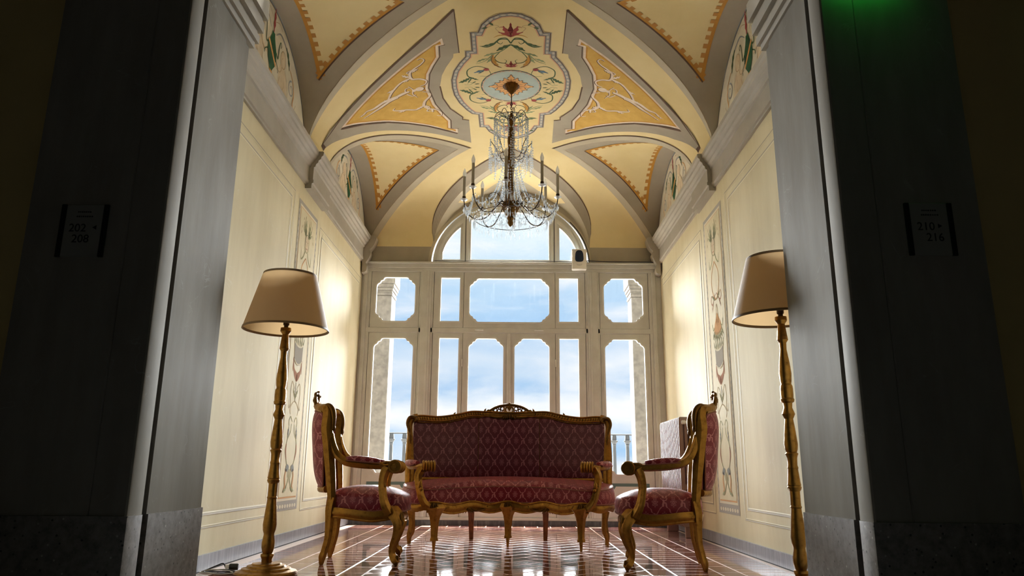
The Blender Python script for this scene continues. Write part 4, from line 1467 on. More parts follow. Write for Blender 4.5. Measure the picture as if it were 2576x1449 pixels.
for s in (-1, 1):
    for (a, b, lengthwise, ph) in ((X1, X2, True, 0.0), (X2, X3, False, 0.03), (X3, X4, True, 0.12), (X4, 1.80, False, 0.07)):
        step = 0.298 if lengthwise else 0.142
        y = YN - ph
        ye = YF if (lengthwise and a < 1) else 9.0
        while y < ye:
            rect(XO + min(s * a, s * b), XO + max(s * a, s * b), max(y, YN), min(y + step, ye))
            y += step
x = -X1
while x < X1 - 0.01:
    rect(XO + x, XO + x + 0.1475, YF, 9.0)
    x += 0.1475
tiles.sort(key=lambda q: (sum(p[1] for p in q) / len(q) < 4.36, sum(p[1] for p in q) / len(q)))
rest = MB()
for i, q in enumerate(tiles):
    area = sum(q[k][0] * q[(k + 1) % len(q)][1] - q[(k + 1) % len(q)][0] * q[k][1] for k in range(len(q)))
    if area < 0:
        q = q[::-1]
    cx, cy = sum(p[0] for p in q) / len(q), sum(p[1] for p in q) / len(q)
    n = len(q)
    hz = random.uniform(-0.0001, 0.0001)
    mb = MB() if i < 300 else rest
    ox, oy = (cx, cy) if i < 300 else (0, 0)
    ins = inset([(p[0] - ox, p[1] - oy) for p in q], 0.001)
    low = [(p[0] - ox, p[1] - oy, -0.012) for p in q]
    mid = [(p[0] - ox, p[1] - oy, -0.0004 + hz) for p in q]
    top = [(p[0], p[1], 0.0 + hz) for p in ins]
    mb.add(low + mid + top, [tuple(2 * n + k for k in range(n))] + [(k, (k + 1) % n, n + (k + 1) % n, n + k) for k in range(n)] +
           [(n + k, n + (k + 1) % n, 2 * n + (k + 1) % n, 2 * n + k) for k in range(n)], i % 3)
    if i < 300:
        mb.m = [0] * len(mb.m)
        mb.build('floor_tile', random.choice(['tile', 'tile', 'tile2', 'tile3']), floor, loc=(cx, cy, 0), smooth=0, fix=False)
o = rest.build('floor_tiles', ['tile', 'tile2', 'tile3'], floor, smooth=0, fix=False)
o['kind'] = 'stuff'

# ------------------------------------------------------------------ window wall
XW = -0.02


def fy(a, b, d):
    return (a, d, b)


def ell(a, b, xc, z0_, n=40, t0=0.0, t1=PI):
    return [(xc + a * math.cos(t0 + (t1 - t0) * i / n), z0_ + b * math.sin(t0 + (t1 - t0) * i / n)) for i in range(n + 1)]


lp = [(-A, 3.17), (XW - 1.0, 3.17)] + ell(1.0, 0.86, XW, 3.17)[::-1][1:-1] + [(XW + 1.0, 3.17), (A, 3.17), (A, 3.40), (1.0, 3.40)] + \
     [(1.0 - 2.0 * i / 40, end_arch(abs(1.0 - 2.0 * i / 40))) for i in range(1, 40)] + [(-1.0, 3.40), (-A, 3.40)]
wall_back = struct(MB().prism([lp], fy, YE, YE + 0.16).build('wall_back', 'grey', smooth=0))
# mouldings round the arch
mb = MB()
q = ell(1.0, 0.86, XW, 3.17)
mb.prism([q + ell(1.04, 0.895, XW, 3.17)[::-1]], fy, YE - 0.012, YE + 0.002)
mb.build('arch_moulding', 'lgrey', wall_back, smooth=0)

CUSP = [(0.115, 0.0), (0.10, 0.004), (0.088, 0.016), (0.08, 0.034), (0.062, 0.038), (0.048, 0.05), (0.042, 0.068), (0.024, 0.078), (0.009, 0.092), (0.0, 0.115)]


def cusped(x0, x1, z0_, z1_, top=True, bot=True):
    lp = []
    lp += [(x0 + 0, z0_ + b) if False else (x0 + a, z0_ + b) for a, b in CUSP[::-1]] if bot else [(x0, z0_)]
    lp += [(x1 - a, z0_ + b) for a, b in CUSP] if bot else [(x1, z0_)]
    lp += [(x1 - a, z1_ - b) for a, b in CUSP[::-1]] if top else [(x1, z1_)]
    lp += [(x0 + a, z1_ - b) for a, b in CUSP] if top else [(x0, z1_)]
    return lp


win = struct(empty('window_1', (XW, 9.0, 0.0)))


def rc(x0, x1, z0_, z1_):
    return [(x0, z0_), (x1, z0_), (x1, z1_), (x0, z1_)]


def sash(name, x0, x1, z0_, z1_, pane, y=0.0, depth=0.055):
    """sash frame with a pane opening, a moulded lip and the glass"""
    s = MB().prism([rc(x0, x1, z0_, z1_), pane], fy, y, y + depth).build(name, 'frame', win, smooth=0)
    MB().prism([inset(pane, -0.016), inset(pane, 0.004)], fy, y - 0.007, y + 0.002).build('glazing_bead', 'frame_in', s, smooth=0)
    MB().prism([inset(pane, -0.008)], fy, y + 0.03, y + 0.034).build('pane', 'pane', s, smooth=0)
    return s


for s in (-1, 1):
    o_ = (lambda a, b: (min(s * a, s * b), max(s * a, s * b)))
    x0, x1 = o_(1.13, 1.735)
    p0, p1 = o_(1.178, 1.67)
    sash('side_light', x0, x1, 2.338, 3.05, cusped(p0, p1, 2.414, 2.981))
    sd = sash('side_door', x0, x1, 0.092, 2.27, cusped(p0, p1, 0.584, 2.204))
    # painted teal panel with a cream cartouche
    MB().prism([rc(p0, p1, 0.215, 0.485)], fy, -0.004, 0.002).build('teal_panel', 'teal_panel', sd, smooth=0)
    cx = (p0 + p1) / 2
    ct = []
    for (a, b) in ((0.2, 0.02), (0.2, 0.06), (0.17, 0.07), (0.15, 0.1), (0.06, 0.1)):
        ct.append((a, b))
    ct = [(cx + a, 0.35 + b) for a, b in ct] + [(cx - a, 0.35 + b) for a, b in ct[::-1]] + [(cx - a, 0.35 - b) for a, b in ct] + [(cx + a, 0.35 - b) for a, b in ct[::-1]]
    MB().prism([ct], fy, -0.007, -0.003).build('cartouche', 'frame_in', sd, smooth=0)
    x0, x1 = o_(0.575, 0.945)
    p0, p1 = o_(0.618, 0.862)
    sash('narrow_light', x0, x1, 2.338, 3.05, rc(p0, p1, 2.416, 2.978))
    sd = sash('narrow_door', x0, x1, 0.092, 2.27, rc(p0, p1, 0.584, 2.208))
    MB().prism([rc(p0, p1, 0.215, 0.485)], fy, -0.004, 0.002).build('teal_panel', 'teal_panel', sd, smooth=0)
    # door leaf
    x0, x1 = o_(0.003, 0.570)
    p0, p1 = o_(0.065, 0.5)
    sd = sash('door_leaf', x0, x1, 0.092, 2.27, cusped(p0, p1, 0.584, 2.206))
    MB().prism([rc(p0, p1, 0.215, 0.485)], fy, -0.004, 0.002).build('teal_panel', 'teal_panel', sd, smooth=0)
    hb = MB()
    for z in (1.9, 1.2, 0.5):
        hb.lathe([(0.007, -0.045), (0.009, -0.04), (0.009, 0.04), (0.007, 0.045)], (s * 0.5725, -0.008, z), 8)
    hb.build('hinges', 'frame_in', sd)
    # mullion post between bays, with mouldings
    for (a, b, yf) in ((0.95, 1.125, -0.012), (0.975, 1.10, -0.03), (1.0, 1.03, -0.038)):
        x0, x1 = o_(a, b)
        MB().cbox(x0, x1, yf, 0.07, 0.088, 3.06, 0.004).build('mullion', 'frame', win, smooth=0)
    # outer stile against the wall
    for (a, b, yf) in ((1.74, 1.90, -0.01), (1.78, 1.83, -0.03)):
        x0, x1 = o_(a, b)
        x0, x1 = max(x0, -A - XW), min(x1, A - XW)
        MB().cbox(x0, x1, yf, 0.07, 0.088, 3.06, 0.004).build('stile', 'frame', win, smooth=0)
for xs_ in (0.5725, 0.9475, 1.1275, 1.7375):
    for s in (-1, 1):
        MB().box(s * xs_ - 0.011, s * xs_ + 0.011, 0.05, 0.066, 0.06, 3.06).build('seam_strip', 'gap', win, smooth=0)
sash('upper_light', -0.570, 0.570, 2.338, 3.05, cusped(-0.5, 0.5, 2.408, 2.972))
MB().cbox(-0.022, 0.022, -0.018, 0.03, 0.095, 2.27, 0.006).build('meeting_stile', 'frame', win, smooth=0)
MB().cbox(-A - XW, A - XW, -0.012, 0.07, 2.272, 2.336, 0.006).build('middle_rail', 'frame', win, smooth=0)
for (z0_, z1_, yf) in ((3.052, 3.10, -0.02), (3.098, 3.15, -0.035), (3.148, 3.172, -0.06)):
    MB().cbox(-A - XW, A - XW, yf, 0.12, z0_, z1_, 0.004).build('transom', 'frame', win, smooth=0)
MB().cbox(-A - XW, A - XW, -0.03, 0.07, 0.055, 0.09, 0.004).build('sill_rail', 'frame', win, smooth=0)
for z in (2.305,):
    for x in (-0.37, 0.37):
        MB().cbox(x - 0.055, x + 0.055, -0.03, -0.01, z - 0.006, z + 0.008, 0.003).build('bolt', 'frame_in', win, smooth=0)
# fanlight
FX = 0.0
zb = 3.235


def fan_pane(xa, xb):
    top = []
    for i in range(13):
        x = xb + (xa - xb) * i / 12
        top.append((FX + x, 3.20 + 0.68 * math.sqrt(max(0, 1 - (x / 0.875) ** 2))))
    lp = [(FX + xa, zb), (FX + xb, zb)] + top
    # drop points below the sill line
    return [p for p in lp if p[1] >= zb - 1e-6]


panes = [fan_pane(-0.86, -0.635), fan_pane(-0.5, 0.5), fan_pane(0.635, 0.86)]
out = [(FX - 0.985, 3.172), (FX + 0.985, 3.172)] + ell(0.985, 0.856, FX, 3.172)[1:-1]
fan = MB().prism([out] + panes, fy, 0.06, 0.11).build('fanlight', 'frame', win, smooth=0)
MB().prism([[(FX - 0.93, 3.18), (FX + 0.93, 3.18)] + ell(0.93, 0.79, FX, 3.18)[1:-1]] + [inset(p, -0.03) for p in panes], fy, 0.05, 0.062).build('fan_moulding', 'frame_in', fan, smooth=0)
for p in panes:
    MB().prism([inset(p, -0.01)], fy, 0.085, 0.089).build('pane', 'pane', fan, smooth=0)
for s in (-1, 1):
    MB().box(FX + s * 0.5675 - 0.004, FX + s * 0.5675 + 0.004, 0.046, 0.05, 3.18, 3.81).build('seam', 'gap', fan, smooth=0)
bbk = struct(empty('baseboard_back'))
x = -A
for q in (0.78, 0.72, 0.86, 0.7, 0.7):
    xe = min(A, x + q)
    MB().box(x + 0.001, xe - 0.001, 8.955, 9.06, 0.0, 0.056).build('slab', 'marble_d', bbk, smooth=0)
    x = xe

# ------------------------------------------------------------------ entrance piers
for side, sx in (('left', -1), ('right', 1)):
    # plan outline of the pier, walked from the corridor face round the jamb
    def pl(loop):
        return [(sx * a, b) for a, b in loop]
    fp = lambda a, b, d: (a, b, d)
    main = [(2.11, 3.10), (1.665, 3.10), (1.66, 3.106), (1.655, 3.10), (1.51, 3.10), (1.502, 3.104), (1.5, 3.112), (1.5, 3.215), (1.505, 3.232), (1.525, 3.241), (1.56, 3.243), (1.56, 3.262), (1.5, 3.262), (1.5, 3.78), (1.515, 3.79), (1.515, 3.86), (2.11, 3.86)]
    pier = struct(MB().prism([pl(main)], fp, 0.43, 3.75).build('wall_pier_' + side, 'pier', smooth=25))
    pin = [(2.12, 3.09), (1.505, 3.09), (1.495, 3.094), (1.493, 3.105), (1.493, 3.213), (1.5, 3.23), (1.52, 3.239), (1.55, 3.241), (1.55, 3.266), (1.493, 3.266), (1.493, 3.775), (1.508, 3.785), (1.508, 3.868), (2.12, 3.868)]
    MB().prism([pl(pin)], fp, 0.0, 0.43).build('granite_plinth', 'granite', pier, smooth=25)
    # thin raised bead on the corridor face
    # moulded capital on the jamb, towards the room
    for (z0_, z1_, e) in ((3.02, 3.06, 0.012), (3.06, 3.11, 0.03), (3.11, 3.14, 0.018), (3.14, 3.21, 0.045), (3.21, 3.235, 0.035), (3.235, 3.36, 0.06)):
        cap = [(2.0, 3.30), (1.5 - e, 3.30), (1.5 - e, 3.86 + e), (2.0, 3.86 + e)]
        cap = [(1.5 + 0.05, 3.30), (1.5 - e, 3.30), (1.5 - e, 3.86 + e), (1.87, 3.86 + e), (1.87, 3.84), (1.55, 3.84)]
        MB().prism([pl(cap)], fp, z0_, z1_).build('capital_moulding', 'cornice', pier, smooth=0)
    struct(MB().box(min(sx * 2.10, sx * 5.2), max(sx * 2.10, sx * 5.2), 3.14, 3.6, 0, 3.75).build('wall_corridor_' + side, 'brown_wall', smooth=0))
    struct(MB().box(min(sx * 5.0, sx * 5.2), max(sx * 5.0, sx * 5.2), -4.2, 3.14, 0, 3.75).build('wall_end_' + side, 'corridor', smooth=0))
struct(MB().box(-5.2, 5.2, -4.4, -4.2, 0, 3.75).build('wall_behind', 'corridor', smooth=0))
struct(MB().box(-5.2, 5.2, -4.4, 3.6, 3.7, 3.85).build('ceiling_corridor', 'corridor', smooth=0))
struct(MB().box(-2.3, 2.3, 3.1, 3.84, 3.62, 4.9).build('wall_front', 'pier', smooth=0))

# ------------------------------------------------------------------ balcony outside
struct(MB().box(-7, -2.02, 9.07, 9.3, -1.0, 7.0).build('wall_facade_left', 'stone', smooth=0))
struct(MB().box(2.02, 7, 9.07, 9.3, -1.0, 7.0).build('wall_facade_right', 'stone', smooth=0))
struct(MB().box(-2.02, 2.02, 9.07, 9.3, 4.25, 7.0).build('wall_facade_top', 'stone', smooth=0))
struct(MB().box(-7, 7, 9.25, 13.0, -0.3, -0.05).build('floor_balcony', 'terrace', smooth=0))
for s in (-1, 1):
    c = thing('stone_column', 'square weathered stone column outside the %s side window' % ('left' if s < 0 else 'right'), 'column', (s * 1.80, 9.95, -0.05), 0, 'balcony columns')
    MB().cbox(-0.17, 0.17, -0.17, 0.17, 0.12, 2.98, 0.01).build('shaft', 'stone', c, smooth=0)
    MB().cbox(-0.21, 0.21, -0.21, 0.21, 0.0, 0.12, 0.012).build('base', 'stone', c, smooth=0)
    mb = MB()
    for (z0_, z1_, e) in ((2.98, 3.02, 0.18), (3.02, 3.05, 0.173), (3.05, 3.09, 0.187), (3.09, 3.14, 0.2), (3.14, 3.5, 0.215)):
        mb.cbox(-e, e, -e, e, z0_, z1_, 0.006)
    mb.build('capital', 'stone', c, smooth=0)
rl = thing('balcony_railing', 'grey balcony railing with small flared baluster heads beyond the windows', 'railing', (0, 10.75, -0.05))
MB().cbox(-2.6, 2.6, -0.022, 0.022, 1.172, 1.19, 0.004).build('top_rail', 'iron', rl, smooth=0)
MB().cbox(-2.6, 2.6, -0.03, 0.03, 0.06, 0.10, 0.004).build('bottom_rail', 'iron', rl, smooth=0)
bal = [(0.026, 0.0), (0.03, 0.1), (0.026, 0.13), (0.027, 0.5), (0.024, 1.0), (0.024, 1.03), (0.03, 1.04), (0.026, 1.05), (0.05, 1.085), (0.054, 1.1), (0.035, 1.105), (0.034, 1.13), (0.03, 1.175)]
x = -2.45
first = None
while x < 2.5:
    if first is None:
        first = MB().lathe(bal, (0, 0, 0), 8, a0=PI / 8).build('baluster', 'iron', rl, loc=(x, 0, 0), smooth=30)
    else:
        b_ = first.copy()
        COL.objects.link(b_)
        b_.parent = rl
        b_.location = (x, 0, 0)
    x += 0.187


# ================================================================== FURNITURE
def grid_mb(nu, nv, fn, mi=0, close=False):
    mb = MB()
    vs_ = [fn(i / nu, j / nv) for i in range(nu + 1) for j in range(nv + 1)]
    fs_ = []
    for i in range(nu):
        for j in range(nv):
            fs_.append((i * (nv + 1) + j, (i + 1) * (nv + 1) + j, (i + 1) * (nv + 1) + j + 1, i * (nv + 1) + j + 1))
    mb.add(vs_, fs_, mi)
    return mb


def scroll_roll(mb, c, r, w, axis, n=18):
    """horizontal carved volute: fluted roll with coin ends; axis = unit vector of the roll"""
    ax_ = Vector(axis).normalized()
    M_ = ax_.to_track_quat('Z', 'Y').to_matrix()
    prof = [(0.0, -w * 0.54), (r * 0.3, -w * 0.54), (r * 0.34, -w * 0.47), (r * 0.55, -w * 0.47), (r * 0.62, -w * 0.52), (r * 0.9, -w * 0.52), (r, -w * 0.42), (r * 0.8, -w * 0.33), (r * 0.97, -w * 0.22), (r * 0.78, -w * 0.11),
            (r * 0.98, 0), (r * 0.78, w * 0.11), (r * 0.97, w * 0.22), (r * 0.8, w * 0.33), (r, w * 0.42), (r * 0.9, w * 0.52), (r * 0.62, w * 0.52), (r * 0.55, w * 0.47), (r * 0.34, w * 0.47), (r * 0.3, w * 0.54), (0.0, w * 0.54)]
    mb.lathe(prof, c, n, M=M_)


def leaf_carving(mb, c, d, up, ln, wd, th=0.008):
    """small carved leaf: lobed, ridged lozenge lying on the frame"""
    d = Vector(d).normalized()
    up = Vector(up)
    s = d.cross(up).normalized()
    nn = s.cross(d)
    n = 8
    path = [Vector(c) + d * (ln * (i / n - 0.5)) for i in range(n + 1)]
    rad = [(max(0.001, wd * math.sin(PI * min(0.97, max(0.03, i / n))) * (0.8 + 0.2 * math.cos(i * 2.4))), max(0.001, th * math.sin(PI * min(0.97, max(0.03, i / n))))) for i in range(n + 1)]
    mb.sweep(path, rad, 8, up=nn)


ARMCHAIR_ARC = 0.095


def back_x(y, z):
    """plane of the curved back: posts forward, middle behind, leaning with height"""
    return -0.215 - 0.11 * max(0, (z - 0.45)) - ARMCHAIR_ARC * (1 - min(1, abs(y) / 0.24) ** 2)


def build_armchair(label, loc, rotz):
    t = thing('armchair', label, 'armchair', loc, rotz, 'gilded armchairs with crimson damask')
    # legs
    for s in (-1, 1):
        p = cr([(0.20, s * 0.262, 0.36), (0.235, s * 0.283, 0.318), (0.258, s * 0.305, 0.262), (0.247, s * 0.30, 0.19), (0.222, s * 0.288, 0.12), (0.222, s * 0.288, 0.07), (0.245, s * 0.305, 0.035), (0.252, s * 0.312, 0.018)], 4)
        k = len(p)
        rr = [0.042, 0.046, 0.038, 0.029, 0.022, 0.021, 0.027, 0.02]
        rad = [rr[min(7, int(i / 4))] + (rr[min(7, int(i / 4) + 1)] - rr[min(7, int(i / 4))]) * ((i % 4) / 4) for i in range(k)]
        g = MB().sweep(p, rad, 20, up=(0, 1, 0), flute=(5, 0.15))
        g.lathe([(0.008, -0.0), (0.014, 0.012), (0.021, 0.03)], (0.25, s * 0.31, 0), 8)
        leg = g.build('front_leg', 'gold', t, smooth=50)
        g = MB()
        leaf_carving(g, (0.274, s * 0.318, 0.285), (0.05, s * 0.03, -1), (1, s, 0.2), 0.12, 0.028, 0.016)
        leaf_carving(g, (0.28, s * 0.3, 0.315), (0.0, s * 0.3, -1), (1, s, 0.2), 0.06, 0.016, 0.014)
        g.ball((0.258, s * 0.318, 0.05), (0.014, 0.012, 0.02), 8, 5)
        g.build('leg_carving', 'gold_dark', leg, smooth=50)
        p = cr([(-0.20, s * 0.195, 0.43), (-0.21, s * 0.205, 0.36), (-0.212, s * 0.21, 0.26), (-0.215, s * 0.214, 0.17), (-0.232, s * 0.22, 0.09), (-0.243, s * 0.224, 0.05), (-0.246, s * 0.226, 0.0)], 4)
        rr = [0.034, 0.034, 0.026, 0.022, 0.021, 0.023, 0.011]
        rad = [rr[min(6, int(i / 4))] + (rr[min(6, int(i / 4) + 1)] - rr[min(6, int(i / 4))]) * ((i % 4) / 4) for i in range(len(p))]
        MB().sweep(p, rad, 20, up=(0, 1, 0), flute=(5, 0.15)).build('rear_leg', 'gold', t, smooth=50)
    # apron
    for nm, pts in (('side_rail', [(-0.215, 0.2, 0.338), (-0.12, 0.245, 0.334), (0.0, 0.272, 0.32), (0.09, 0.285, 0.314), (0.2, 0.285, 0.33)]),
                    ('front_rail', [(0.225, -0.275, 0.33), (0.27, -0.15, 0.318), (0.288, 0, 0.306), (0.27, 0.15, 0.318), (0.225, 0.275, 0.33)]),
                    ('rear_rail', [(-0.21, -0.2, 0.34), (-0.245, 0, 0.336), (-0.21, 0.2, 0.34)])):
        for s in ((-1, 1) if nm == 'side_rail' else (1,)):
            q = cr([(a, b * s, c) for a, b, c in pts], 6)
            g = MB().sweep(q, (0.022, 0.034), 18, flute=(6, 0.1))
            g.sweep([(a * 1.035, b * 1.045, c - 0.03) for a, b, c in q], 0.0085, 6)
            o_ = g.build(nm, 'gold', t, smooth=50)
            if nm == 'front_rail':
                g = MB()
                for k in range(-2, 3):
                    leaf_carving(g, (0.302, k * 0.016, 0.308 - abs(k) * 0.004), (0, k * 0.3, -1), (1, 0, 0), 0.05, 0.01, 0.01)
                g.build('rail_shell', 'gold_dark', o_, smooth=50)

    # seat: crowned cushion
    def seat_pt(u, v, ring):
        # ring 0 centre .. 1 edge
        a = 2 * PI * u
        ca, sa = math.cos(a), math.sin(a)
        e = 0.55
        X = math.copysign(abs(ca) ** e, ca)
        Y = math.copysign(abs(sa) ** e, sa)
        x = 0.02 + 0.268 * X
        hw = 0.255 + 0.055 * (x / 0.25) * 0.9
        if X > 0:
            x += 0.03 * (1 - Y * Y) * X
        return x * ring + 0.01 * (1 - ring), hw * Y * ring
    mb = MB()
    nr, na = 12, 56
    prof = [(i / nr, 0.452 + 0.062 * (1 - (i / nr) ** 2.6)) for i in range(nr + 1)] + [(1.03, 0.432), (1.045, 0.395), (1.035, 0.36), (1.012, 0.345)]
    vs_ = []
    for (r, z) in prof:
        for j in range(na):
            x, y = seat_pt(j / na, 0, r)
            vs_.append((x, y, z))
    fs_ = [(i * na + j, i * na + (j + 1) % na, (i + 1) * na + (j + 1) % na, (i + 1) * na + j) for i in range(len(prof) - 1) for j in range(na)]
    mb.add(vs_, fs_)
    mb.build('seat', 'damask', t, smooth=50, uv=True)
    MB().sweep([(seat_pt(j / 64, 0, 1.03)[0], seat_pt(j / 64, 0, 1.03)[1], 0.35 + 0.004 * math.cos(j * 0.6)) for j in range(64)], 0.006, 6, closed=True).build('seat_cord', 'cord', t)
    # sagging dust cover beneath
    mb = MB()
    vs_ = []
    for (r, z) in [(i / 6, 0.285 + 0.045 * (i / 6) ** 2) for i in range(7)]:
        for j in range(32):
            x, y = seat_pt(j / 32, 0, r * 0.93)
            vs_.append((x, y, z))
    mb.add(vs_, [(i * 32 + j, i * 32 + (j + 1) % 32, (i + 1) * 32 + (j + 1) % 32, (i + 1) * 32 + j) for i in range(6) for j in range(32)])
    mb.build('dust_cover', 'lining', t, smooth=50)

    # back posts, one each side, sweeping into the arm
    for s in (-1, 1):
        p = cr([(-0.205, s * 0.205, 0.40), (-0.212, s * 0.212, 0.50), (-0.225, s * 0.226, 0.62), (-0.245, s * 0.24, 0.78), (-0.262, s * 0.25, 0.9), (-0.258, s * 0.25, 0.985), (-0.272, s * 0.235, 1.03), (-0.31, s * 0.195, 1.04), (-0.345, s * 0.14, 1.045)], 5)
        n_ = len(p)
        rad = [(0.02 + 0.012 * math.sin(PI * i / n_), 0.026 + 0.014 * math.sin(PI * i / n_)) for i in range(n_)]
        post = MB().sweep(p, rad, 18, up=(1, 0, 0), flute=(6, 0.1)).build('back_post', 'gold', t, smooth=50)
        g = MB()
        q = cr([(-0.222, s * 0.262, 0.88), (-0.218, s * 0.27, 0.96), (-0.232, s * 0.262, 1.025), (-0.265, s * 0.245, 1.055), (-0.3, s * 0.215, 1.05)], 5)
        g.sweep(q, [0.008 + 0.012 * math.sin(PI * i / (len(q) - 1)) for i in range(len(q))], 8, up=(0, 1, 0))
        leaf_carving(g, (-0.215, s * 0.265, 0.9), (0, 0, 1), (1, 0, 0), 0.06, 0.014, 0.012)
        g.build('ear_carving', 'gold_dark', post, smooth=50)
        # arm
        p = cr([(-0.232, s * 0.245, 0.86), (-0.216, s * 0.252, 0.79), (-0.185, s * 0.262, 0.725), (-0.135, s * 0.275, 0.682), (-0.06, s * 0.288, 0.663), (0.05, s * 0.30, 0.652), (0.14, s * 0.306, 0.648), (0.20, s * 0.308, 0.652)], 5)
        rad = [(0.02 + 0.008 * math.sin(PI * i / len(p)), 0.018 + 0.01 * math.sin(PI * i / len(p))) for i in range(len(p))]
        g = MB().sweep(p, rad, 18, flute=(5, 0.1))
        scroll_roll(g, (0.222, s * 0.300, 0.642), 0.047, 0.1, (0.12, 1, 0))
        arm = g.build('arm', 'gold', t, smooth=45)
        g = MB()
        leaf_carving(g, (0.165, s * 0.306, 0.668), (1, 0, 0.1), (0, 0, 1), 0.1, 0.03, 0.014)
        g.build('arm_carving', 'gold_dark', arm, smooth=45)
        # support: curves down and forward into the rail
        p = cr([(0.165, s * 0.304, 0.64), (0.145, s * 0.3, 0.595), (0.135, s * 0.294, 0.53), (0.142, s * 0.302, 0.46), (0.158, s * 0.306, 0.395), (0.19, s * 0.298, 0.335)], 5)
        rad = [0.034 - 0.009 * math.sin(PI * i / len(p)) for i in range(len(p))]
        g = MB().sweep(p, rad, 20, up=(0, 1, 0), flute=(5, 0.15))
        leaf_carving(g, (0.145, s * 0.296, 0.515), (0.1, 0, -1), (1, 0, 0), 0.075, 0.022, 0.018)
        g.ball((0.152, s * 0.296, 0.485), 0.015, 8, 5)
        g.build('arm_support', 'gold', t, smooth=50)
        # padded elbow rest
        p = cr([(-0.115, s * 0.28, 0.692), (-0.05, s * 0.29, 0.688), (0.03, s * 0.298, 0.682), (0.115, s * 0.304, 0.677)], 6)
        n_ = len(p)
        rad = [(0.034 * math.sin(PI * min(0.96, max(0.05, i / (n_ - 1)))) ** 0.35, 0.026 * math.sin(PI * min(0.96, max(0.05, i / (n_ - 1)))) ** 0.35) for i in range(n_)]
        pad = MB().sweep(p, rad, 12).build('arm_pad', 'damask', t, smooth=50, uv=True)
        MB().sweep([(a, b + s * 0.03, c - 0.012) for a, b, c in p], 0.0045, 6).build('pad_cord', 'cord', pad)

    # upholstered back, curved in plan
    def hw(z):
        return 0.178 + 0.05 * min(1, max(0, (z - 0.5) / 0.4)) - 0.02 * max(0, (z - 0.93) / 0.1)

    def ztop(y):
        return 1.0 + 0.03 * math.cos(min(1, abs(y) / 0.22) * PI / 2)

    def pad_pt(u, v, off):
        z = 0.505 + v * 0.5
        y = (2 * u - 1) * hw(z)
        z = 0.505 + v * (ztop(y) - 0.505)
        e = (1 - (2 * u - 1) ** 4) * (1 - (2 * v - 1) ** 4)
        return (back_x(y, z) + off * (0.012 + 0.03 * e), y, z)
    g = grid_mb(16, 20, lambda u, v: pad_pt(u, v, 1))
    g.build('back_cushion', 'damask', t, smooth=60, uv=True)
    g = grid_mb(16, 20, lambda u, v: pad_pt(u, v, -1))
    g.build('back_cover', 'damask', t, smooth=60, uv=True)
    for off, nm in ((1, 'back_cord'), (-1, 'rear_cord')):
        lp = [pad_pt(i / 16, 0, off) for i in range(16)] + [pad_pt(1, i / 16, off) for i in range(16)] + [pad_pt(1 - i / 16, 1, off) for i in range(16)] + [pad_pt(0, 1 - i / 16, off) for i in range(16)]
        MB().sweep(lp, 0.006, 6, closed=True, up=(1, 0, 0)).build(nm, 'cord', t)
    # rails of the back frame
    q = [(back_x(y, 0.485), y, 0.487) for y in [(-0.2 + 0.4 * i / 12) for i in range(13)]]
    MB().sweep(q, (0.02, 0.024), 10).build('back_lower_rail', 'gold', t, smooth=50)
    q = [(back_x(y, 1.03) - 0.004, y, 1.03 + 0.035 * math.cos(min(1, abs(y) / 0.21) * PI / 2)) for y in [(-0.215 + 0.43 * i / 18) for i in range(19)]]
    top = MB().sweep(q, [(0.02, 0.026 + 0.006 * math.cos(PI * (i / 18 - 0.5))) for i in range(19)], 10, flute=(6, 0.1)).build('top_rail', 'gold', t, smooth=50)
    # pierced crest
    g = MB()
    bx = back_x(0, 1.08) - 0.002
    for s in (-1, 1):
        g.sweep(cr([(bx + 0.012, s * 0.1, 1.065), (bx, s * 0.085, 1.11), (bx - 0.004, s * 0.035, 1.13), (bx - 0.004, s * 0.02, 1.1), (bx, s * 0.048, 1.085)], 4), 0.014, 8, up=(1, 0, 0))
        g.sweep(cr([(bx, s * 0.06, 1.12), (bx - 0.006, s * 0.04, 1.15), (bx - 0.004, s * 0.012, 1.158)], 4), 0.012, 8, up=(1, 0, 0))
        leaf_carving(g, (bx - 0.002, s * 0.065, 1.1), (0, s * 0.6, 0.8), (1, 0, 0), 0.07, 0.016, 0.018)
        g.ball((bx, s * 0.05, 1.1), 0.018, 8, 5)
        g.ball((bx + 0.006, s * 0.03, 1.14), (0.02, 0.014, 0.013), 8, 5)
        g.ball((bx - 0.008, s * 0.022, 1.115), (0.018, 0.012, 0.012), 8, 5)
    for k in range(-2, 3):
        leaf_carving(g, (bx - 0.002, k * 0.01, 1.12), (0, k * 0.2, 1), (1, 0, 0), 0.085 - 0.008 * abs(k), 0.01, 0.02)
    g.ball((bx - 0.004, 0, 1.158), (0.018, 0.016, 0.013), 8, 5)
    g.ball((bx + 0.006, 0, 1.17), (0.012, 0.012, 0.008), 8, 5)
    g.ball((bx, 0, 1.085), 0.022, 8, 5)
    g.build('crest_carving', 'gold_dark', top, smooth=50)
    return t


build_armchair('gilded armchair with crimson damask facing right, beside the left wall', (-1.01, 5.476, 0), math.radians(6.5))
build_armchair('gilded armchair with crimson damask facing left, in front of the radiator', (1.085, 5.30, 0), math.radians(170.6))


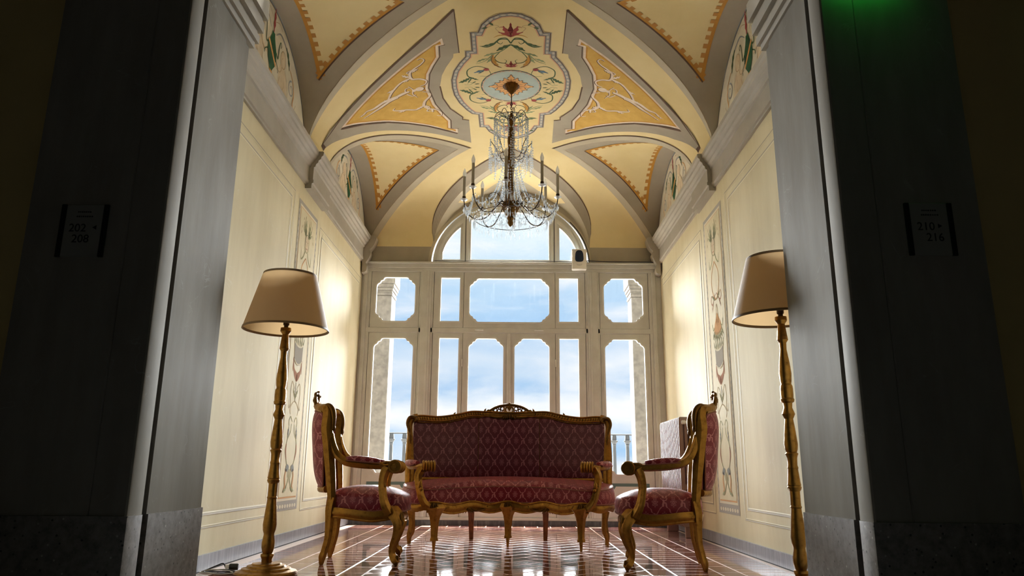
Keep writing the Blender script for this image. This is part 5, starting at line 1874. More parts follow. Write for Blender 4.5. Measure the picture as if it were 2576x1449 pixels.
# ------------------------------------------------------------------ sofa
def build_sofa():
    t = thing('sofa', 'wide gilded sofa with crimson damask and pierced crest, back to the window', 'sofa', (0.005, 6.70, 0))

    def yb(x, z=0.5):
        return 0.12 + 0.33 * (1 - (min(abs(x), 0.885) / 0.885) ** 2) + 0.08 * max(0, z - 0.5)
    halfp = [(0, -0.17), (0.16, -0.185), (0.32, -0.25), (0.48, -0.37), (0.6, -0.47), (0.70, -0.49), (0.80, -0.41), (0.87, -0.25), (0.90, -0.05), (0.885, 0.1), (0.75, 0.22), (0.5, 0.345), (0.25, 0.42), (0, 0.445)]
    loop = cr(halfp + [(-a, b) for a, b in halfp[::-1]][1:-1], 4, closed=True)
    n = len(loop)
    cx, cy = 0.0, 0.08
    mb = MB()
    prof = [(i / 9, 0.0) for i in range(0, 10)]

    def ztop_(y):
        return 0.462 + 0.07 * min(1, max(0, (y + 0.5) / 0.9))
    vs_ = []
    rows = [(i / 10, 0.046 * (1 - (i / 10) ** 4) + 0.006) for i in range(11)] + [(1.012, -0.004), (1.022, -0.03), (1.026, -0.065), (1.012, -0.085)]
    for (r, dz) in rows:
        for (x, y) in loop:
            px, py = cx + (x - cx) * r, cy + (y - cy) * r
            base = ztop_(py)
            z = base + dz if dz >= 0 else (base * (1 + dz / 0.085) + 0.35 * (-dz / 0.085))
            vs_.append((px, py, z))
    mb.add(vs_, [(i * n + j, i * n + (j + 1) % n, (i + 1) * n + (j + 1) % n, (i + 1) * n + j) for i in range(len(rows) - 1) for j in range(n)])
    mb.build('seat', 'damask', t, smooth=50, uv=True)
    MB().sweep([(cx + (x - cx) * 1.006, cy + (y - cy) * 1.006, ztop_(y) + 0.003) for x, y in loop], 0.005, 6, closed=True).build('seat_piping', 'cord', t)
    MB().sweep([(cx + (x - cx) * 1.022, cy + (y - cy) * 1.022, 0.358) for x, y in loop], 0.0065, 6, closed=True).build('seat_cord', 'cord', t)
    front = [q for q in loop if q[1] < 0.12]
    fr = sorted([q for q in loop if q[1] < -0.1 and abs(q[0]) < 0.66], key=lambda q: q[0])
    # front rail: waved, with carved centres between the legs
    path = []
    for (x, y) in fr:
        wv = 0.012 * math.cos(abs(x) / 0.3 * 2 * PI)
        path.append((x, y - 0.002, 0.322 + wv))
    g = MB().sweep(path, (0.024, 0.036), 18, flute=(6, 0.1))
    g.sweep([(x, y - 0.018, z + 0.036) for x, y, z in path], 0.008, 6)
    g.sweep([(x, y - 0.016, z - 0.034) for x, y, z in path], 0.009, 6)
    rail = g.build('front_rail', 'gold', t, smooth=50)
    g = MB()

    def front_y(x):
        return min(fr, key=lambda q: abs(q[0] - x))[1]
    for xc in (-0.33, 0.33):
        yy = front_y(xc) - 0.03
        for k in range(-2, 3):
            leaf_carving(g, (xc + k * 0.014, yy, 0.305 - 0.004 * abs(k)), (k * 0.35, 0, -1), (0, -1, 0), 0.06, 0.011, 0.012)
        for s in (-1, 1):
            g.sweep(cr([(xc + s * 0.02, yy, 0.315), (xc + s * 0.06, yy + 0.004, 0.295), (xc + s * 0.13, front_y(xc + s * 0.13) - 0.022, 0.305), (xc + s * 0.16, front_y(xc + s * 0.16) - 0.02, 0.33)], 4), 0.009, 6, up=(0, 1, 0))
    g.build('rail_carving', 'gold_dark', rail, smooth=50)
    for s in (-1, 1):
        sd = sorted([q for q in loop if q[0] * s > 0.6 and q[1] < 0.12], key=lambda q: q[1])
        sd = [q for q in sd if not (abs(q[0]) < 0.7 and q[1] > -0.3)]
        sd = sorted(sd, key=lambda q: math.atan2(q[1] - cy, abs(q[0])))
        MB().sweep([(x * 1.0, y, 0.33 + 0.008 * math.sin(i)) for i, (x, y) in enumerate(sd)], (0.024, 0.034), 18, flute=(6, 0.1)).build('side_rail', 'gold', t, smooth=50)
    bk = sorted([q for q in loop if q[1] > 0.1], key=lambda q: q[0])
    MB().sweep([(x, y - 0.01, 0.375) for x, y in bk], (0.02, 0.034), 10).build('rear_rail', 'gold', t, smooth=50)
    # white lining under the seat
    mb = MB()
    vs_ = []
    for (r, z) in ((0.0, 0.3), (0.5, 0.305), (0.95, 0.335)):
        for (x, y) in loop:
            vs_.append((cx + (x - cx) * r, cy + (y - cy) * r, z))
    mb.add(vs_, [(i * n + j, i * n + (j + 1) % n, (i + 1) * n + (j + 1) % n, (i + 1) * n + j) for i in range(2) for j in range(n)])
    mb.build('dust_cover', 'lining', t, smooth=50)
    # front legs: fluted, flaring into the rail, on small pegs
    for (x, y) in ((-0.59, -0.47), (0, -0.16), (0.59, -0.47)):
        pr = [(0.0, 0.0), (0.009, 0.0), (0.013, 0.045), (0.015, 0.068), (0.031, 0.07), (0.031, 0.088), (0.026, 0.094), (0.028, 0.15), (0.033, 0.21), (0.041, 0.255), (0.058, 0.295), (0.078, 0.322), (0.06, 0.352), (0.0, 0.36)]
        leg = MB().lathe(pr, (x, y, 0), 20, flute=(5, 0.12)).build('front_leg', 'gold', t, smooth=45)
        g = MB()
        yy = y - 0.052
        for k in range(-2, 3):
            leaf_carving(g, (x + k * 0.012, yy + 0.004 * abs(k) - 0.02, 0.345), (k * 0.25, 0, -1), (0, -1, 0), 0.05, 0.009, 0.012)
        g.build('leg_carving', 'gold_dark', leg, smooth=45)
    for s in (-1, 1):
        p = cr([(s * 0.84, -0.01, 0.37), (s * 0.848, 0.01, 0.3), (s * 0.838, 0.018, 0.2), (s * 0.84, 0.025, 0.12), (s * 0.858, 0.03, 0.06), (s * 0.856, 0.035, 0.0)], 4)
        MB().sweep(p, [0.036 - 0.018 * i / (len(p) - 1) + 0.004 * math.sin(i * 0.6) for i in range(len(p))], 18, up=(0, 1, 0), flute=(5, 0.15)).build('side_leg', 'gold', t, smooth=45)
        g = MB()
        g.v = [(s * 0.345 + a * 0.034, 0.40 + b * 0.024, 0.40) for a, b in ((-1, -1), (1, -1), (1, 1), (-1, 1))] + [(s * 0.345 + a * 0.018, 0.53 + b * 0.016, 0.0) for a, b in ((-1, -1), (1, -1), (1, 1), (-1, 1))]
        g.f = [(0, 1, 2, 3), (7, 6, 5, 4), (0, 4, 5, 1), (1, 5, 6, 2), (2, 6, 7, 3), (3, 7, 4, 0)]
        g.m = [0] * 6
        g.build('back_leg', 'wood', t, smooth=0)
        # corner post of the back, ending in a carved ear
        p = cr([(s * 0.885, 0.1, 0.36), (s * 0.885, 0.11, 0.55), (s * 0.895, 0.13, 0.75), (s * 0.9, 0.145, 0.92), (s * 0.905, 0.15, 1.02), (s * 0.885, 0.155, 1.075), (s * 0.84, 0.17, 1.085)], 5)
        post = MB().sweep(p, [(0.03 + 0.008 * math.sin(i * 0.25), 0.026) for i in range(len(p))], 12, up=(0, 1, 0), flute=(6, 0.07)).build('back_post', 'gold', t, smooth=50)
        g = MB()
        q = cr([(s * 0.90, 0.115, 0.95), (s * 0.925, 0.12, 1.03), (s * 0.905, 0.12, 1.085), (s * 0.86, 0.13, 1.085), (s * 0.85, 0.13, 1.06), (s * 0.87, 0.125, 1.05)], 5)
        g.sweep(q, [0.008 + 0.008 * math.sin(PI * i / (len(q) - 1)) for i in range(len(q))], 8, up=(0, 1, 0))
        leaf_carving(g, (s * 0.893, 0.11, 0.9), (0.05 * s, 0, 1), (0, -1, 0), 0.1, 0.018, 0.012)
        g.build('ear_carving', 'gold_dark', post, smooth=50)
        # arm, scroll, support, pad
        p = cr([(s * 0.885, 0.1, 0.70), (s * 0.88, 0.0, 0.665), (s * 0.845, -0.15, 0.65), (s * 0.79, -0.3, 0.648), (s * 0.72, -0.40, 0.65), (s * 0.67, -0.43, 0.655)], 5)
        g = MB().sweep(p, (0.024, 0.022), 18, flute=(5, 0.1))
        scroll_roll(g, (s * 0.655, -0.435, 0.652), 0.05, 0.1, (0.95 * s, -0.25, 0))
        g.build('arm', 'gold', t, smooth=45)
        p = cr([(s * 0.715, -0.41, 0.635), (s * 0.738, -0.44, 0.58), (s * 0.728, -0.485, 0.515), (s * 0.712, -0.512, 0.455), (s * 0.695, -0.518, 0.40), (s * 0.665, -0.51, 0.35), (s * 0.62, -0.495, 0.32)], 5)
        g = MB().sweep(p, [0.034 - 0.007 * math.sin(PI * i / len(p)) for i in range(len(p))], 20, up=(0, 1, 0), flute=(5, 0.15))
        leaf_carving(g, (s * 0.71, -0.525, 0.5), (0.1 * s, 0, -1), (0, -1, 0), 0.09, 0.022, 0.016)
        g.ball((s * 0.7, -0.535, 0.47), 0.016, 8, 5)
        g.build('arm_support', 'gold', t, smooth=50)
        p = cr([(s * 0.885, -0.03, 0.685), (s * 0.855, -0.15, 0.68), (s * 0.81, -0.27, 0.678), (s * 0.755, -0.365, 0.68)], 6)
        m_ = len(p)
        rad = [(0.04 * math.sin(PI * min(0.96, max(0.05, i / (m_ - 1)))) ** 0.35, 0.03 * math.sin(PI * min(0.96, max(0.05, i / (m_ - 1)))) ** 0.35) for i in range(m_)]
        pad = MB().sweep(p, rad, 12).build('arm_pad', 'damask', t, smooth=50, uv=True)
        MB().sweep([(a + s * 0.03, b, c - 0.016) for a, b, c in p], 0.005, 6).build('pad_cord', 'cord', pad)
    # top rail
    rz = [(-0.885, 1.078), (-0.80, 1.088), (-0.66, 1.085), (-0.5, 1.112), (-0.36, 1.146), (-0.22, 1.146), (0, 1.142), (0.22, 1.146), (0.36, 1.146), (0.5, 1.112), (0.66, 1.085), (0.80, 1.088), (0.885, 1.078)]
    rp = cr(rz, 6)
    path = [(x, yb(x, z), z) for x, z in rp]
    g = MB().sweep(path, (0.022, 0.026), 12, flute=(6, 0.05))
    g.sweep([(x, y - 0.02, z + 0.022) for x, y, z in path], 0.008, 6)
    g.sweep([(x, y - 0.022, z - 0.02) for x, y, z in path], 0.008, 6)
    top = g.build('top_rail', 'gold', t, smooth=50)
    g = MB()
    # gadroons along the rail and small acanthus tips
    for i in range(0, len(path) - 1):
        x, y, z = path[i]
        if abs(x) > 0.24 and abs(x) < 0.84:
            leaf_carving(g, (x, y - 0.022, z), (0.35 if x > 0 else -0.35, 0, 1), (0, -1, 0), 0.046, 0.009, 0.009)
    for x, z in ((-0.52, 1.135), (0.52, 1.135), (-0.235, 1.18), (0.235, 1.18)):
        leaf_carving(g, (x, yb(x, z) - 0.01, z), (0.5 if x < 0 else -0.5, 0, 1), (0, -1, 0), 0.05, 0.014, 0.012)
    for s in (-1, 1):
        for x0_, x1_ in ((0.26, 0.62), (0.56, 0.84)):
            q = []
            for i in range(12):
                x = s * (x0_ + (x1_ - x0_) * i / 11)
                zz = min(path, key=lambda p_: abs(p_[0] - x))[2]
                q.append((x, yb(x, zz) - 0.03, zz - 0.036 - 0.014 * math.sin(PI * i / 11) * (1 if i > 8 else 0)))
            g.sweep(q, 0.006, 6)
    g.build('rail_carving', 'gold_dark', top, smooth=50)
    # pierced crest
    g = MB()
    yc_ = yb(0, 1.2) - 0.005
    arch = cr([(-0.205, 1.155), (-0.17, 1.19), (-0.1, 1.222), (0, 1.238), (0.1, 1.222), (0.17, 1.19), (0.205, 1.155)], 5)
    g.sweep([(x, yc_ - 0.02 * (x / 0.2) ** 2, z) for x, z in arch], (0.014, 0.012), 10, up=(0, 1, 0))
    g.sweep([(x, yc_ - 0.015, 1.158) for x in [(-0.2 + 0.4 * i / 10) for i in range(11)]], (0.012, 0.014), 8)
    for s in (-1, 1):
        for (x, z, r) in ((0.165, 1.172, 0.012), (0.135, 1.188, 0.016), (0.1, 1.182, 0.014), (0.095, 1.207, 0.011), (0.065, 1.2, 0.018), (0.06, 1.175, 0.012)):
            g.sweep([(s * x + r * math.cos(2 * PI * i / 10), yc_ - 0.01, z + r * math.sin(2 * PI * i / 10)) for i in range(10)], 0.0055, 6, up=(0, 1, 0), closed=True)
        g.sweep(cr([(s * 0.01, yc_ - 0.012, 1.16), (s * 0.035, yc_ - 0.014, 1.18), (s * 0.03, yc_ - 0.014, 1.21), (s * 0.012, yc_ - 0.012, 1.215), (s * 0.014, yc_ - 0.012, 1.195)], 4), 0.008, 8, up=(0, 1, 0))
        g.sweep(cr([(s * 0.2, yc_ - 0.02, 1.15), (s * 0.215, yc_ - 0.022, 1.17), (s * 0.2, yc_ - 0.022, 1.185), (s * 0.185, yc_ - 0.02, 1.17)], 4), 0.009, 8, up=(0, 1, 0))
        g.sweep(cr([(s * 0.2, yc_ - 0.035, 1.13), (s * 0.14, yc_ - 0.035, 1.115), (s * 0.08, yc_ - 0.035, 1.112), (s * 0.05, yc_ - 0.035, 1.125)], 4), 0.009, 6, up=(0, 1, 0))
    leaf_carving(g, (0, yc_ - 0.012, 1.205), (0, 0, 1), (0, -1, 0), 0.07, 0.016, 0.012)
    g.ball((0, yc_, 1.248), (0.012, 0.01, 0.014), 8, 5)
    for k in range(-3, 4):
        leaf_carving(g, (k * 0.016, yc_ - 0.034, 1.125 - 0.003 * abs(k)), (k * 0.22, 0, -1), (0, -1, 0), 0.062, 0.01, 0.013)
    g.build('crest_carving', 'gold_dark', top, smooth=50)
    # upholstered back
    def ztb(x):
        return min(path, key=lambda p_: abs(p_[0] - x))[2] - 0.018

    def bp_(u, v, off, bulge):
        x = (2 * u - 1) * 0.872
        z = 0.555 + v * (ztb(x) - 0.555)
        e = (1 - (2 * u - 1) ** 6) * (1 - (2 * v - 1) ** 4)
        return (x, yb(x, z) + off + bulge * e, z)
    grid_mb(48, 20, lambda u, v: bp_(u, v, -0.012, -0.03)).build('back_cushion', 'damask_shaded', t, smooth=60, uv=True)
    grid_mb(48, 12, lambda u, v: bp_(u, v, 0.012, 0.012)).build('back_cover', 'damask_shaded', t, smooth=60, uv=True)
    for u in (0.335, 0.665):
        MB().sweep([tuple(Vector(bp_(u, i / 20, -0.012, -0.03)) + Vector((0, -0.001, 0))) for i in range(21)], 0.0025, 6, up=(0, 1, 0)).build('back_seam', 'gold_dark', t)
    MB().sweep([(x, yb(x, 0.54), 0.545) for x in [(-0.87 + 1.74 * i / 30) for i in range(31)]], (0.016, 0.018), 8).build('back_lower_rail', 'gold', t, smooth=50)
    lp = [bp_(i / 30, 1, -0.02, 0) for i in range(31)]
    MB().sweep(lp, 0.006, 6, up=(0, 1, 0)).build('back_cord', 'cord', t)
    return t


build_sofa()

# ------------------------------------------------------------------ floor lamps
STEM = [(0.0329, 1.514), (0.0343, 1.492), (0.02, 1.471), (0.0286, 1.399), (0.0315, 1.378), (0.02, 1.361), (0.0186, 1.321), (0.03, 1.237), (0.0343, 1.181), (0.0315, 1.139), (0.0286, 1.123), (0.0343, 1.111), (0.0358, 1.091),
        (0.0358, 1.063), (0.0343, 1.043), (0.0386, 1.036), (0.0358, 1.022), (0.0257, 1.015), (0.0229, 0.988), (0.0315, 0.967), (0.0358, 0.954), (0.0315, 0.944), (0.0229, 0.926), (0.0315, 0.852), (0.0372, 0.785), (0.0343, 0.758),
        (0.0286, 0.742), (0.0358, 0.734), (0.0315, 0.725), (0.0272, 0.711), (0.0257, 0.672), (0.03, 0.658), (0.0272, 0.649), (0.0343, 0.58), (0.0372, 0.566), (0.0343, 0.56), (0.0386, 0.553), (0.0343, 0.54), (0.0272, 0.531),
        (0.0272, 0.456), (0.0315, 0.449), (0.0272, 0.44), (0.0343, 0.366), (0.0415, 0.289), (0.0386, 0.257), (0.0315, 0.236), (0.0315, 0.226), (0.0386, 0.188), (0.0386, 0.157), (0.0329, 0.132), (0.0286, 0.123), (0.0386, 0.119),
        (0.04, 0.107), (0.0343, 0.094), (0.0315, 0.088), (0.0315, 0.066)]


def build_lamp(label, loc, k=1.0):
    t = thing('floor_lamp', label, 'floor lamp', loc, 0, 'gilded floor lamps')
    MB().lathe([(r * k, z * k) for r, z in STEM[::-1]] + [(0.0, 1.514 * k)], (0, 0, 0), 24).build('stem', 'gold_lamp', t, smooth=30)
    MB().lathe([(0.184, 0.0), (0.186, 0.012), (0.178, 0.022), (0.17, 0.024), (0.148, 0.03), (0.142, 0.04), (0.118, 0.044), (0.11, 0.055), (0.09, 0.058), (0.084, 0.066), (0.034, 0.07), (0.0, 0.07)], (0, 0, 0), 40).build('base', 'gold_lamp', t, smooth=30)
    MB().lathe([(0.014, 1.51 * k), (0.014, 1.53 * k), (0.02, 1.535 * k), (0.02, 1.575 * k), (0.0, 1.58 * k)], (0, 0, 0), 14).build('socket', 'wire', t, smooth=30)
    MB().lathe([(0.013, 1.575 * k), (0.016, 1.6 * k), (0.03, 1.64 * k), (0.032, 1.67 * k), (0.02, 1.7 * k), (0.0, 1.71 * k)], (0, 0, 0), 14).build('bulb', 'bulb', t, smooth=60)
    zb_, zt_, rb_, rt_ = 1.50 * k, 1.872 * k, 0.272 * k, 0.172 * k
    n = 56
    mb = MB()
    vs_ = []
    for (r, z) in ((rb_, zb_), ((rb_ + rt_) / 2, (zb_ + zt_) / 2), (rt_, zt_)):
        vs_ += [(r * math.cos(2 * PI * j / n), r * math.sin(2 * PI * j / n), z) for j in range(n)]
    mb.add(vs_, [(i * n + j, i * n + (j + 1) % n, (i + 1) * n + (j + 1) % n, (i + 1) * n + j) for i in range(2) for j in range(n)])
    sh = mb.build('lamp_shade', 'shade', t, smooth=40)
    for (r, z) in ((rb_, zb_ + 0.006), (rt_, zt_ - 0.004)):
        MB().lathe([(r - 0.004, z - 0.007), (r + 0.003, z - 0.007), (r + 0.003 - 0.004 * k * (1 if r > 0.2 else 1), z + 0.007), (r - 0.006, z + 0.007), (r - 0.004, z - 0.007)], (0, 0, 0), n, caps=False).build('shade_trim', 'shade_trim', sh, smooth=40)
    g = MB()
    for a in (0, 2 * PI / 3, 4 * PI / 3):
        g.sweep([(0.015 * math.cos(a), 0.015 * math.sin(a), 1.58 * k), (0.14 * math.cos(a) * k, 0.14 * math.sin(a) * k, 1.60 * k), ((rb_ - 0.04) * math.cos(a), (rb_ - 0.04) * math.sin(a), 1.64 * k)], 0.002, 6)
    g.build('shade_carrier', 'wire', sh)
    return t


build_lamp('gilded turned floor lamp with parchment shade beside the left armchair', (-1.44, 4.74, 0))
build_lamp('gilded turned floor lamp with parchment shade, half behind the right pier', (1.585, 4.17, 0), 0.985)

# lamp cord with its plug, lying by the left wall
c = thing('power_cord', 'tangled dark lamp cord with plug lying by the left baseboard', 'cord', (-1.75, 4.78, 0))
p = cr([(0.14, -0.02, 0.006), (0.05, -0.06, 0.006), (-0.06, -0.03, 0.008), (-0.08, 0.06, 0.006), (0.02, 0.08, 0.012), (0.1, 0.03, 0.006), (0.0, -0.02, 0.012), (-0.09, 0.03, 0.006), (-0.05, 0.12, 0.03), (-0.02, 0.14, 0.04), (0.0, 0.13, 0.018)], 6)
MB().sweep(p, 0.0045, 6).build('cable', 'cable', c)
p = cr([(0.13, -0.03, 0.006), (0.06, -0.1, 0.006), (-0.03, -0.08, 0.014), (-0.1, -0.02, 0.006), (-0.06, 0.04, 0.014), (0.04, 0.03, 0.014), (0.1, -0.01, 0.006)], 6)
MB().sweep(p, 0.004, 6).build('cable', 'candle', c)
M_ = Vector((1, 0.12, 0)).to_track_quat('Z', 'Y').to_matrix()
MB().lathe([(0.0, -0.02), (0.011, -0.02), (0.013, 0.0), (0.018, 0.008)], (0.02, 0.13, 0.022), 12, M=M_).build('plug_collar', 'bulb', c, smooth=30)
MB().lathe([(0.018, 0.005), (0.02, 0.012), (0.02, 0.055), (0.017, 0.06), (0.0, 0.06)], (0.02, 0.13, 0.022), 12, M=M_).build('plug', 'black', c, smooth=30)


# ------------------------------------------------------------------ chandelier
CH = Vector((0.005, 6.60, 4.335))
ch = thing('chandelier', 'crystal chandelier with eight candle lamps hanging from the painted medallion', 'chandelier', CH)
zz = lambda z: z - CH.z
MB().lathe([(0.0, zz(4.335)), (0.062, zz(4.334)), (0.066, zz(4.32)), (0.06, zz(4.30)), (0.045, zz(4.265)), (0.02, zz(4.235)), (0.008, zz(4.22)), (0.0, zz(4.22))], (0, 0, 0), 24, flute=(12, 0.05)).build('ceiling_canopy', 'gold_dark', ch, smooth=40)
MB().lathe([(0.005, zz(4.225)), (0.005, zz(4.12))], (0, 0, 0), 8).build('rod', 'wire', ch)
zc = 4.115
k = 0
while zc > 4.02:
    l = [(0.009 * math.cos(2 * PI * i / 10), 0, 0.016 * math.sin(2 * PI * i / 10)) for i in range(10)]
    if k % 2:
        l = [(0, a, b) for a, _, b in l]
    MB().sweep(l, 0.0028, 6, up=(0, 1, 0) if k % 2 == 0 else (1, 0, 0), closed=True).build('chain_link', 'wire', ch, loc=(0, 0, zz(zc)))
    zc -= 0.023
    k += 1
ST = [(0.0, 2.845), (0.012, 2.855), (0.022, 2.875), (0.03, 2.895), (0.024, 2.91), (0.036, 2.93), (0.03, 2.945), (0.05, 2.965), (0.062, 2.995), (0.078, 3.03), (0.08, 3.05), (0.068, 3.065), (0.075, 3.08), (0.06, 3.10), (0.03, 3.12),
      (0.024, 3.16), (0.034, 3.22), (0.036, 3.27), (0.026, 3.31), (0.03, 3.40), (0.034, 3.47), (0.042, 3.50), (0.036, 3.53), (0.03, 3.56), (0.04, 3.58), (0.03, 3.60), (0.028, 3.66), (0.034, 3.72), (0.03, 3.80), (0.024, 3.87),
      (0.036, 3.895), (0.03, 3.92), (0.034, 3.955), (0.03, 3.985), (0.014, 4.005), (0.008, 4.02), (0.0, 4.025)]
MB().lathe([(r, zz(z)) for r, z in ST], (0, 0, 0), 20, flute=(10, 0.05)).build('stem', 'gold_dark', ch, smooth=40)

oct_v = [(0, 0, 0.5), (0.5, 0, 0.08), (0.25, 0.43, 0.08), (-0.25, 0.43, 0.08), (-0.5, 0, 0.08), (-0.25, -0.43, 0.08), (0.25, -0.43, 0.08), (0, 0, -0.5)]
oct_f = [(0, 1, 2), (0, 2, 3), (0, 3, 4), (0, 4, 5), (0, 5, 6), (0, 6, 1), (7, 2, 1), (7, 3, 2), (7, 4, 3), (7, 5, 4), (7, 6, 5), (7, 1, 6)]
beads = MB()


def bead(p, w, h):
    beads.add([(p[0] + a * w, p[1] + b * w, p[2] + c * h) for a, b, c in oct_v], oct_f)


def strand(a, b, sag, n, w=0.0165, h=0.024):
    a, b = Vector(a), Vector(b)
    for i in range(n):
        t = (i + 0.5) / n
        p = a + (b - a) * t
        p.z -= sag * 4 * t * (1 - t)
        bead(p, w * random.uniform(0.85, 1.15), h)


def pol(r, a, z):
    return (r * math.cos(a), r * math.sin(a), zz(z))


wires = {}


def wire(name, pts, r=0.003):
    return MB().sweep(pts, r, 6).build(name, 'wire', ch, smooth=60)


# upper crown
NC = 8
for i in range(NC):
    a = 2 * PI * i / NC + 0.2
    wire('crown_wire', cr([pol(0.02, a, 3.92), pol(0.06, a, 3.98), pol(0.11, a, 4.02), pol(0.15, a, 3.99), pol(0.165, a, 3.95)], 5), 0.0032)
    bead(pol(0.165, a, 3.94), 0.02, 0.03)
    bead(pol(0.06, a, 4.0), 0.018, 0.03)
ringp = [pol(0.165, 2 * PI * i / 32, 3.945) for i in range(32)]
MB().sweep(ringp, 0.003, 6, closed=True).build('crown_ring', 'wire', ch)
for i in range(22):
    a = 2 * PI * i / 22
    strand(pol(0.165, a, 3.945), pol(0.165, a, 3.69 + 0.03 * (i % 2)), 0, 11)
    if i % 2 == 0:
        strand(pol(0.165, a, 3.93), pol(0.165, a + 4 * PI / 22, 3.93), 0.06, 6)
for i in range(10):
    a = 2 * PI * i / 10
    strand(pol(0.16, a, 3.95), pol(0.03, a, 3.86), 0.04, 7)
# middle tier
for i in range(8):
    a = 2 * PI * i / 8 + 0.1
    wire('tier_wire', cr([pol(0.03, a, 3.55), pol(0.08, a, 3.53), pol(0.12, a, 3.56), pol(0.15, a, 3.64), pol(0.19, a, 3.70), pol(0.2, a, 3.71)], 5), 0.0038)
    wire('tier_curl', cr([pol(0.12, a, 3.57), pol(0.15, a, 3.55), pol(0.18, a, 3.57), pol(0.19, a, 3.60)], 4), 0.003)
    for q in range(6):
        b_ = 2 * PI * q / 6
        bead((0.2 * math.cos(a) - 0.016 * math.sin(a) * math.cos(b_), 0.2 * math.sin(a) + 0.016 * math.cos(a) * math.cos(b_), zz(3.71) + 0.016 * math.sin(b_)), 0.013, 0.018)
    strand(pol(0.2, a, 3.70), pol(0.2, a, 3.40), 0, 13)
    strand(pol(0.19, a + 0.08, 3.6), pol(0.19, a + 0.08, 3.36), 0, 9)
    strand(pol(0.21, a - 0.1, 3.66), pol(0.21, a - 0.1, 3.43), 0, 9)
    strand(pol(0.2, a, 3.70), pol(0.2, a + PI / 4, 3.70), 0.16, 11)
    strand(pol(0.15, a, 3.64), pol(0.03, a, 3.45), 0.05, 9)
# long falls from the stem to the lower ring
for i in range(14):
    a = 2 * PI * i / 14
    strand(pol(0.07, a, 3.50), pol(0.21, a, 3.13), 0.09, 20)
    strand(pol(0.05, a + 0.2, 3.42), pol(0.1, a + 0.2, 3.08), 0.04, 14)
# arms with candles
dropm = MB()
dropm.add([(a * 0.024, b * 0.024, c * 0.058 - 0.03) for a, b, c in oct_v], oct_f)
dropm.add([(a * 0.008, b * 0.008, c * 0.012 + 0.004) for a, b, c in oct_v], oct_f)
prism = MB()
prism.add([(a * 0.015, b * 0.015, c * 0.075 - 0.045) for a, b, c in oct_v], oct_f)
prism.add([(a * 0.011, b * 0.011, c * 0.02 + 0.002) for a, b, c in oct_v], oct_f)
proto = {}


def hang(kind, p):
    if kind not in proto:
        proto[kind] = (dropm if kind == 'crystal_drop' else prism).build(kind, 'crystal', ch, loc=p, smooth=0)
    else:
        o = proto[kind].copy()
        COL.objects.link(o)
        o.parent = ch
        o.location = p
        o.rotation_euler = (0, 0, random.uniform(0, 3))


RA = 0.447
cand = None
for i in range(8):
    a = -PI / 2 + 2 * PI * i / 8 - 0.09
    wire('arm', cr([pol(0.05, a, 3.045), pol(0.1, a, 3.08), pol(0.16, a, 3.02), pol(0.24, a, 2.94), pol(0.33, a, 2.93), pol(0.40, a, 2.98), pol(0.435, a, 3.05), pol(RA, a, 3.12)], 5), 0.0055)
    wire('arm_curl', cr([pol(0.1, a, 3.07), pol(0.16, a, 3.14), pol(0.24, a, 3.12), pol(0.27, a, 3.05), pol(0.23, a, 3.02)], 5), 0.0035)
    if cand is None:
        pan = MB().lathe([(0.0, -0.012), (0.01, -0.012), (0.014, -0.004), (0.034, 0.004), (0.036, 0.008), (0.012, 0.006), (0.0, 0.006)], (0, 0, 0), 16).build('drip_pan', 'crystal', ch, loc=pol(RA, a, 3.125), smooth=40)
        cand = MB().lathe([(0.0, 0.0), (0.0135, 0.0), (0.0135, 0.235), (0.0, 0.235)], (0, 0, 0), 12).build('candle_sleeve', 'candle', ch, loc=pol(RA, a, 3.131), smooth=40)
        cup = MB().lathe([(0.0, -0.002), (0.016, -0.002), (0.017, 0.03), (0.0145, 0.032)], (0, 0, 0), 12).build('cup', 'wire', cand, smooth=40)
        bulb = MB().lathe([(0.0135, 0.232), (0.017, 0.25), (0.0185, 0.268), (0.013, 0.29), (0.0045, 0.312), (0.0, 0.322)], (0, 0, 0), 12).build('bulb', 'bulb', cand, smooth=60)
        parts = (pan, cand, cup, bulb)
    else:
        p2 = pan.copy(); COL.objects.link(p2); p2.parent = ch; p2.location = pol(RA, a, 3.125)
        c2 = cand.copy(); COL.objects.link(c2); c2.parent = ch; c2.location = pol(RA, a, 3.131)
        for q in (cup, bulb):
            d2 = q.copy(); COL.objects.link(d2); d2.parent = c2
    # swag of prisms to the next arm
    a2 = a + 2 * PI / 8
    pa, pb = Vector(pol(RA - 0.01, a, 3.085)), Vector(pol(RA - 0.01, a2, 3.085))
    for q in range(9):
        t = (q + 0.5) / 9
        p = pa + (pb - pa) * t
        p.z -= 0.085 * 4 * t * (1 - t)
        bead(p, 0.013, 0.016)
        hang('crystal_prism', (p.x, p.y, p.z - 0.012))
    hang('crystal_drop', pol(RA, a, 3.05))
    hang('crystal_drop', pol(0.34, a, 2.91))
    hang('crystal_drop', pol(0.24, a, 2.92))
    strand(pol(0.24, a, 3.12), pol(RA, a, 3.06), 0.09, 11)
    strand(pol(0.2, a, 3.13), pol(0.3, a + PI / 8, 2.96), 0.06, 9)
    for q in range(3):
        bead(pol(0.16 + 0.07 * q, a, 2.98 - 0.02 * q), 0.013, 0.02)
RL = 0.345
MB().sweep([pol(RL, 2 * PI * i / 48, 2.93) for i in range(48)], 0.0035, 6, closed=True).build('lower_ring', 'wire', ch)
for i in range(48):
    a = 2 * PI * i / 48
    hang('crystal_prism', pol(RL, a, 2.905))
for i in range(10):
    a = 2 * PI * i / 10
    strand(pol(0.06, a, 2.98), pol(0.17, a, 2.91), 0.04, 6)
    hang('crystal_drop', pol(0.1, a, 2.9))
for i in range(4):
    hang('crystal_drop', pol(0.02, PI / 2 * i, 2.86 - 0.02 * i))
o = beads.build('bead_strands', 'crystal', ch, smooth=0, fix=False)
o['kind'] = 'stuff'

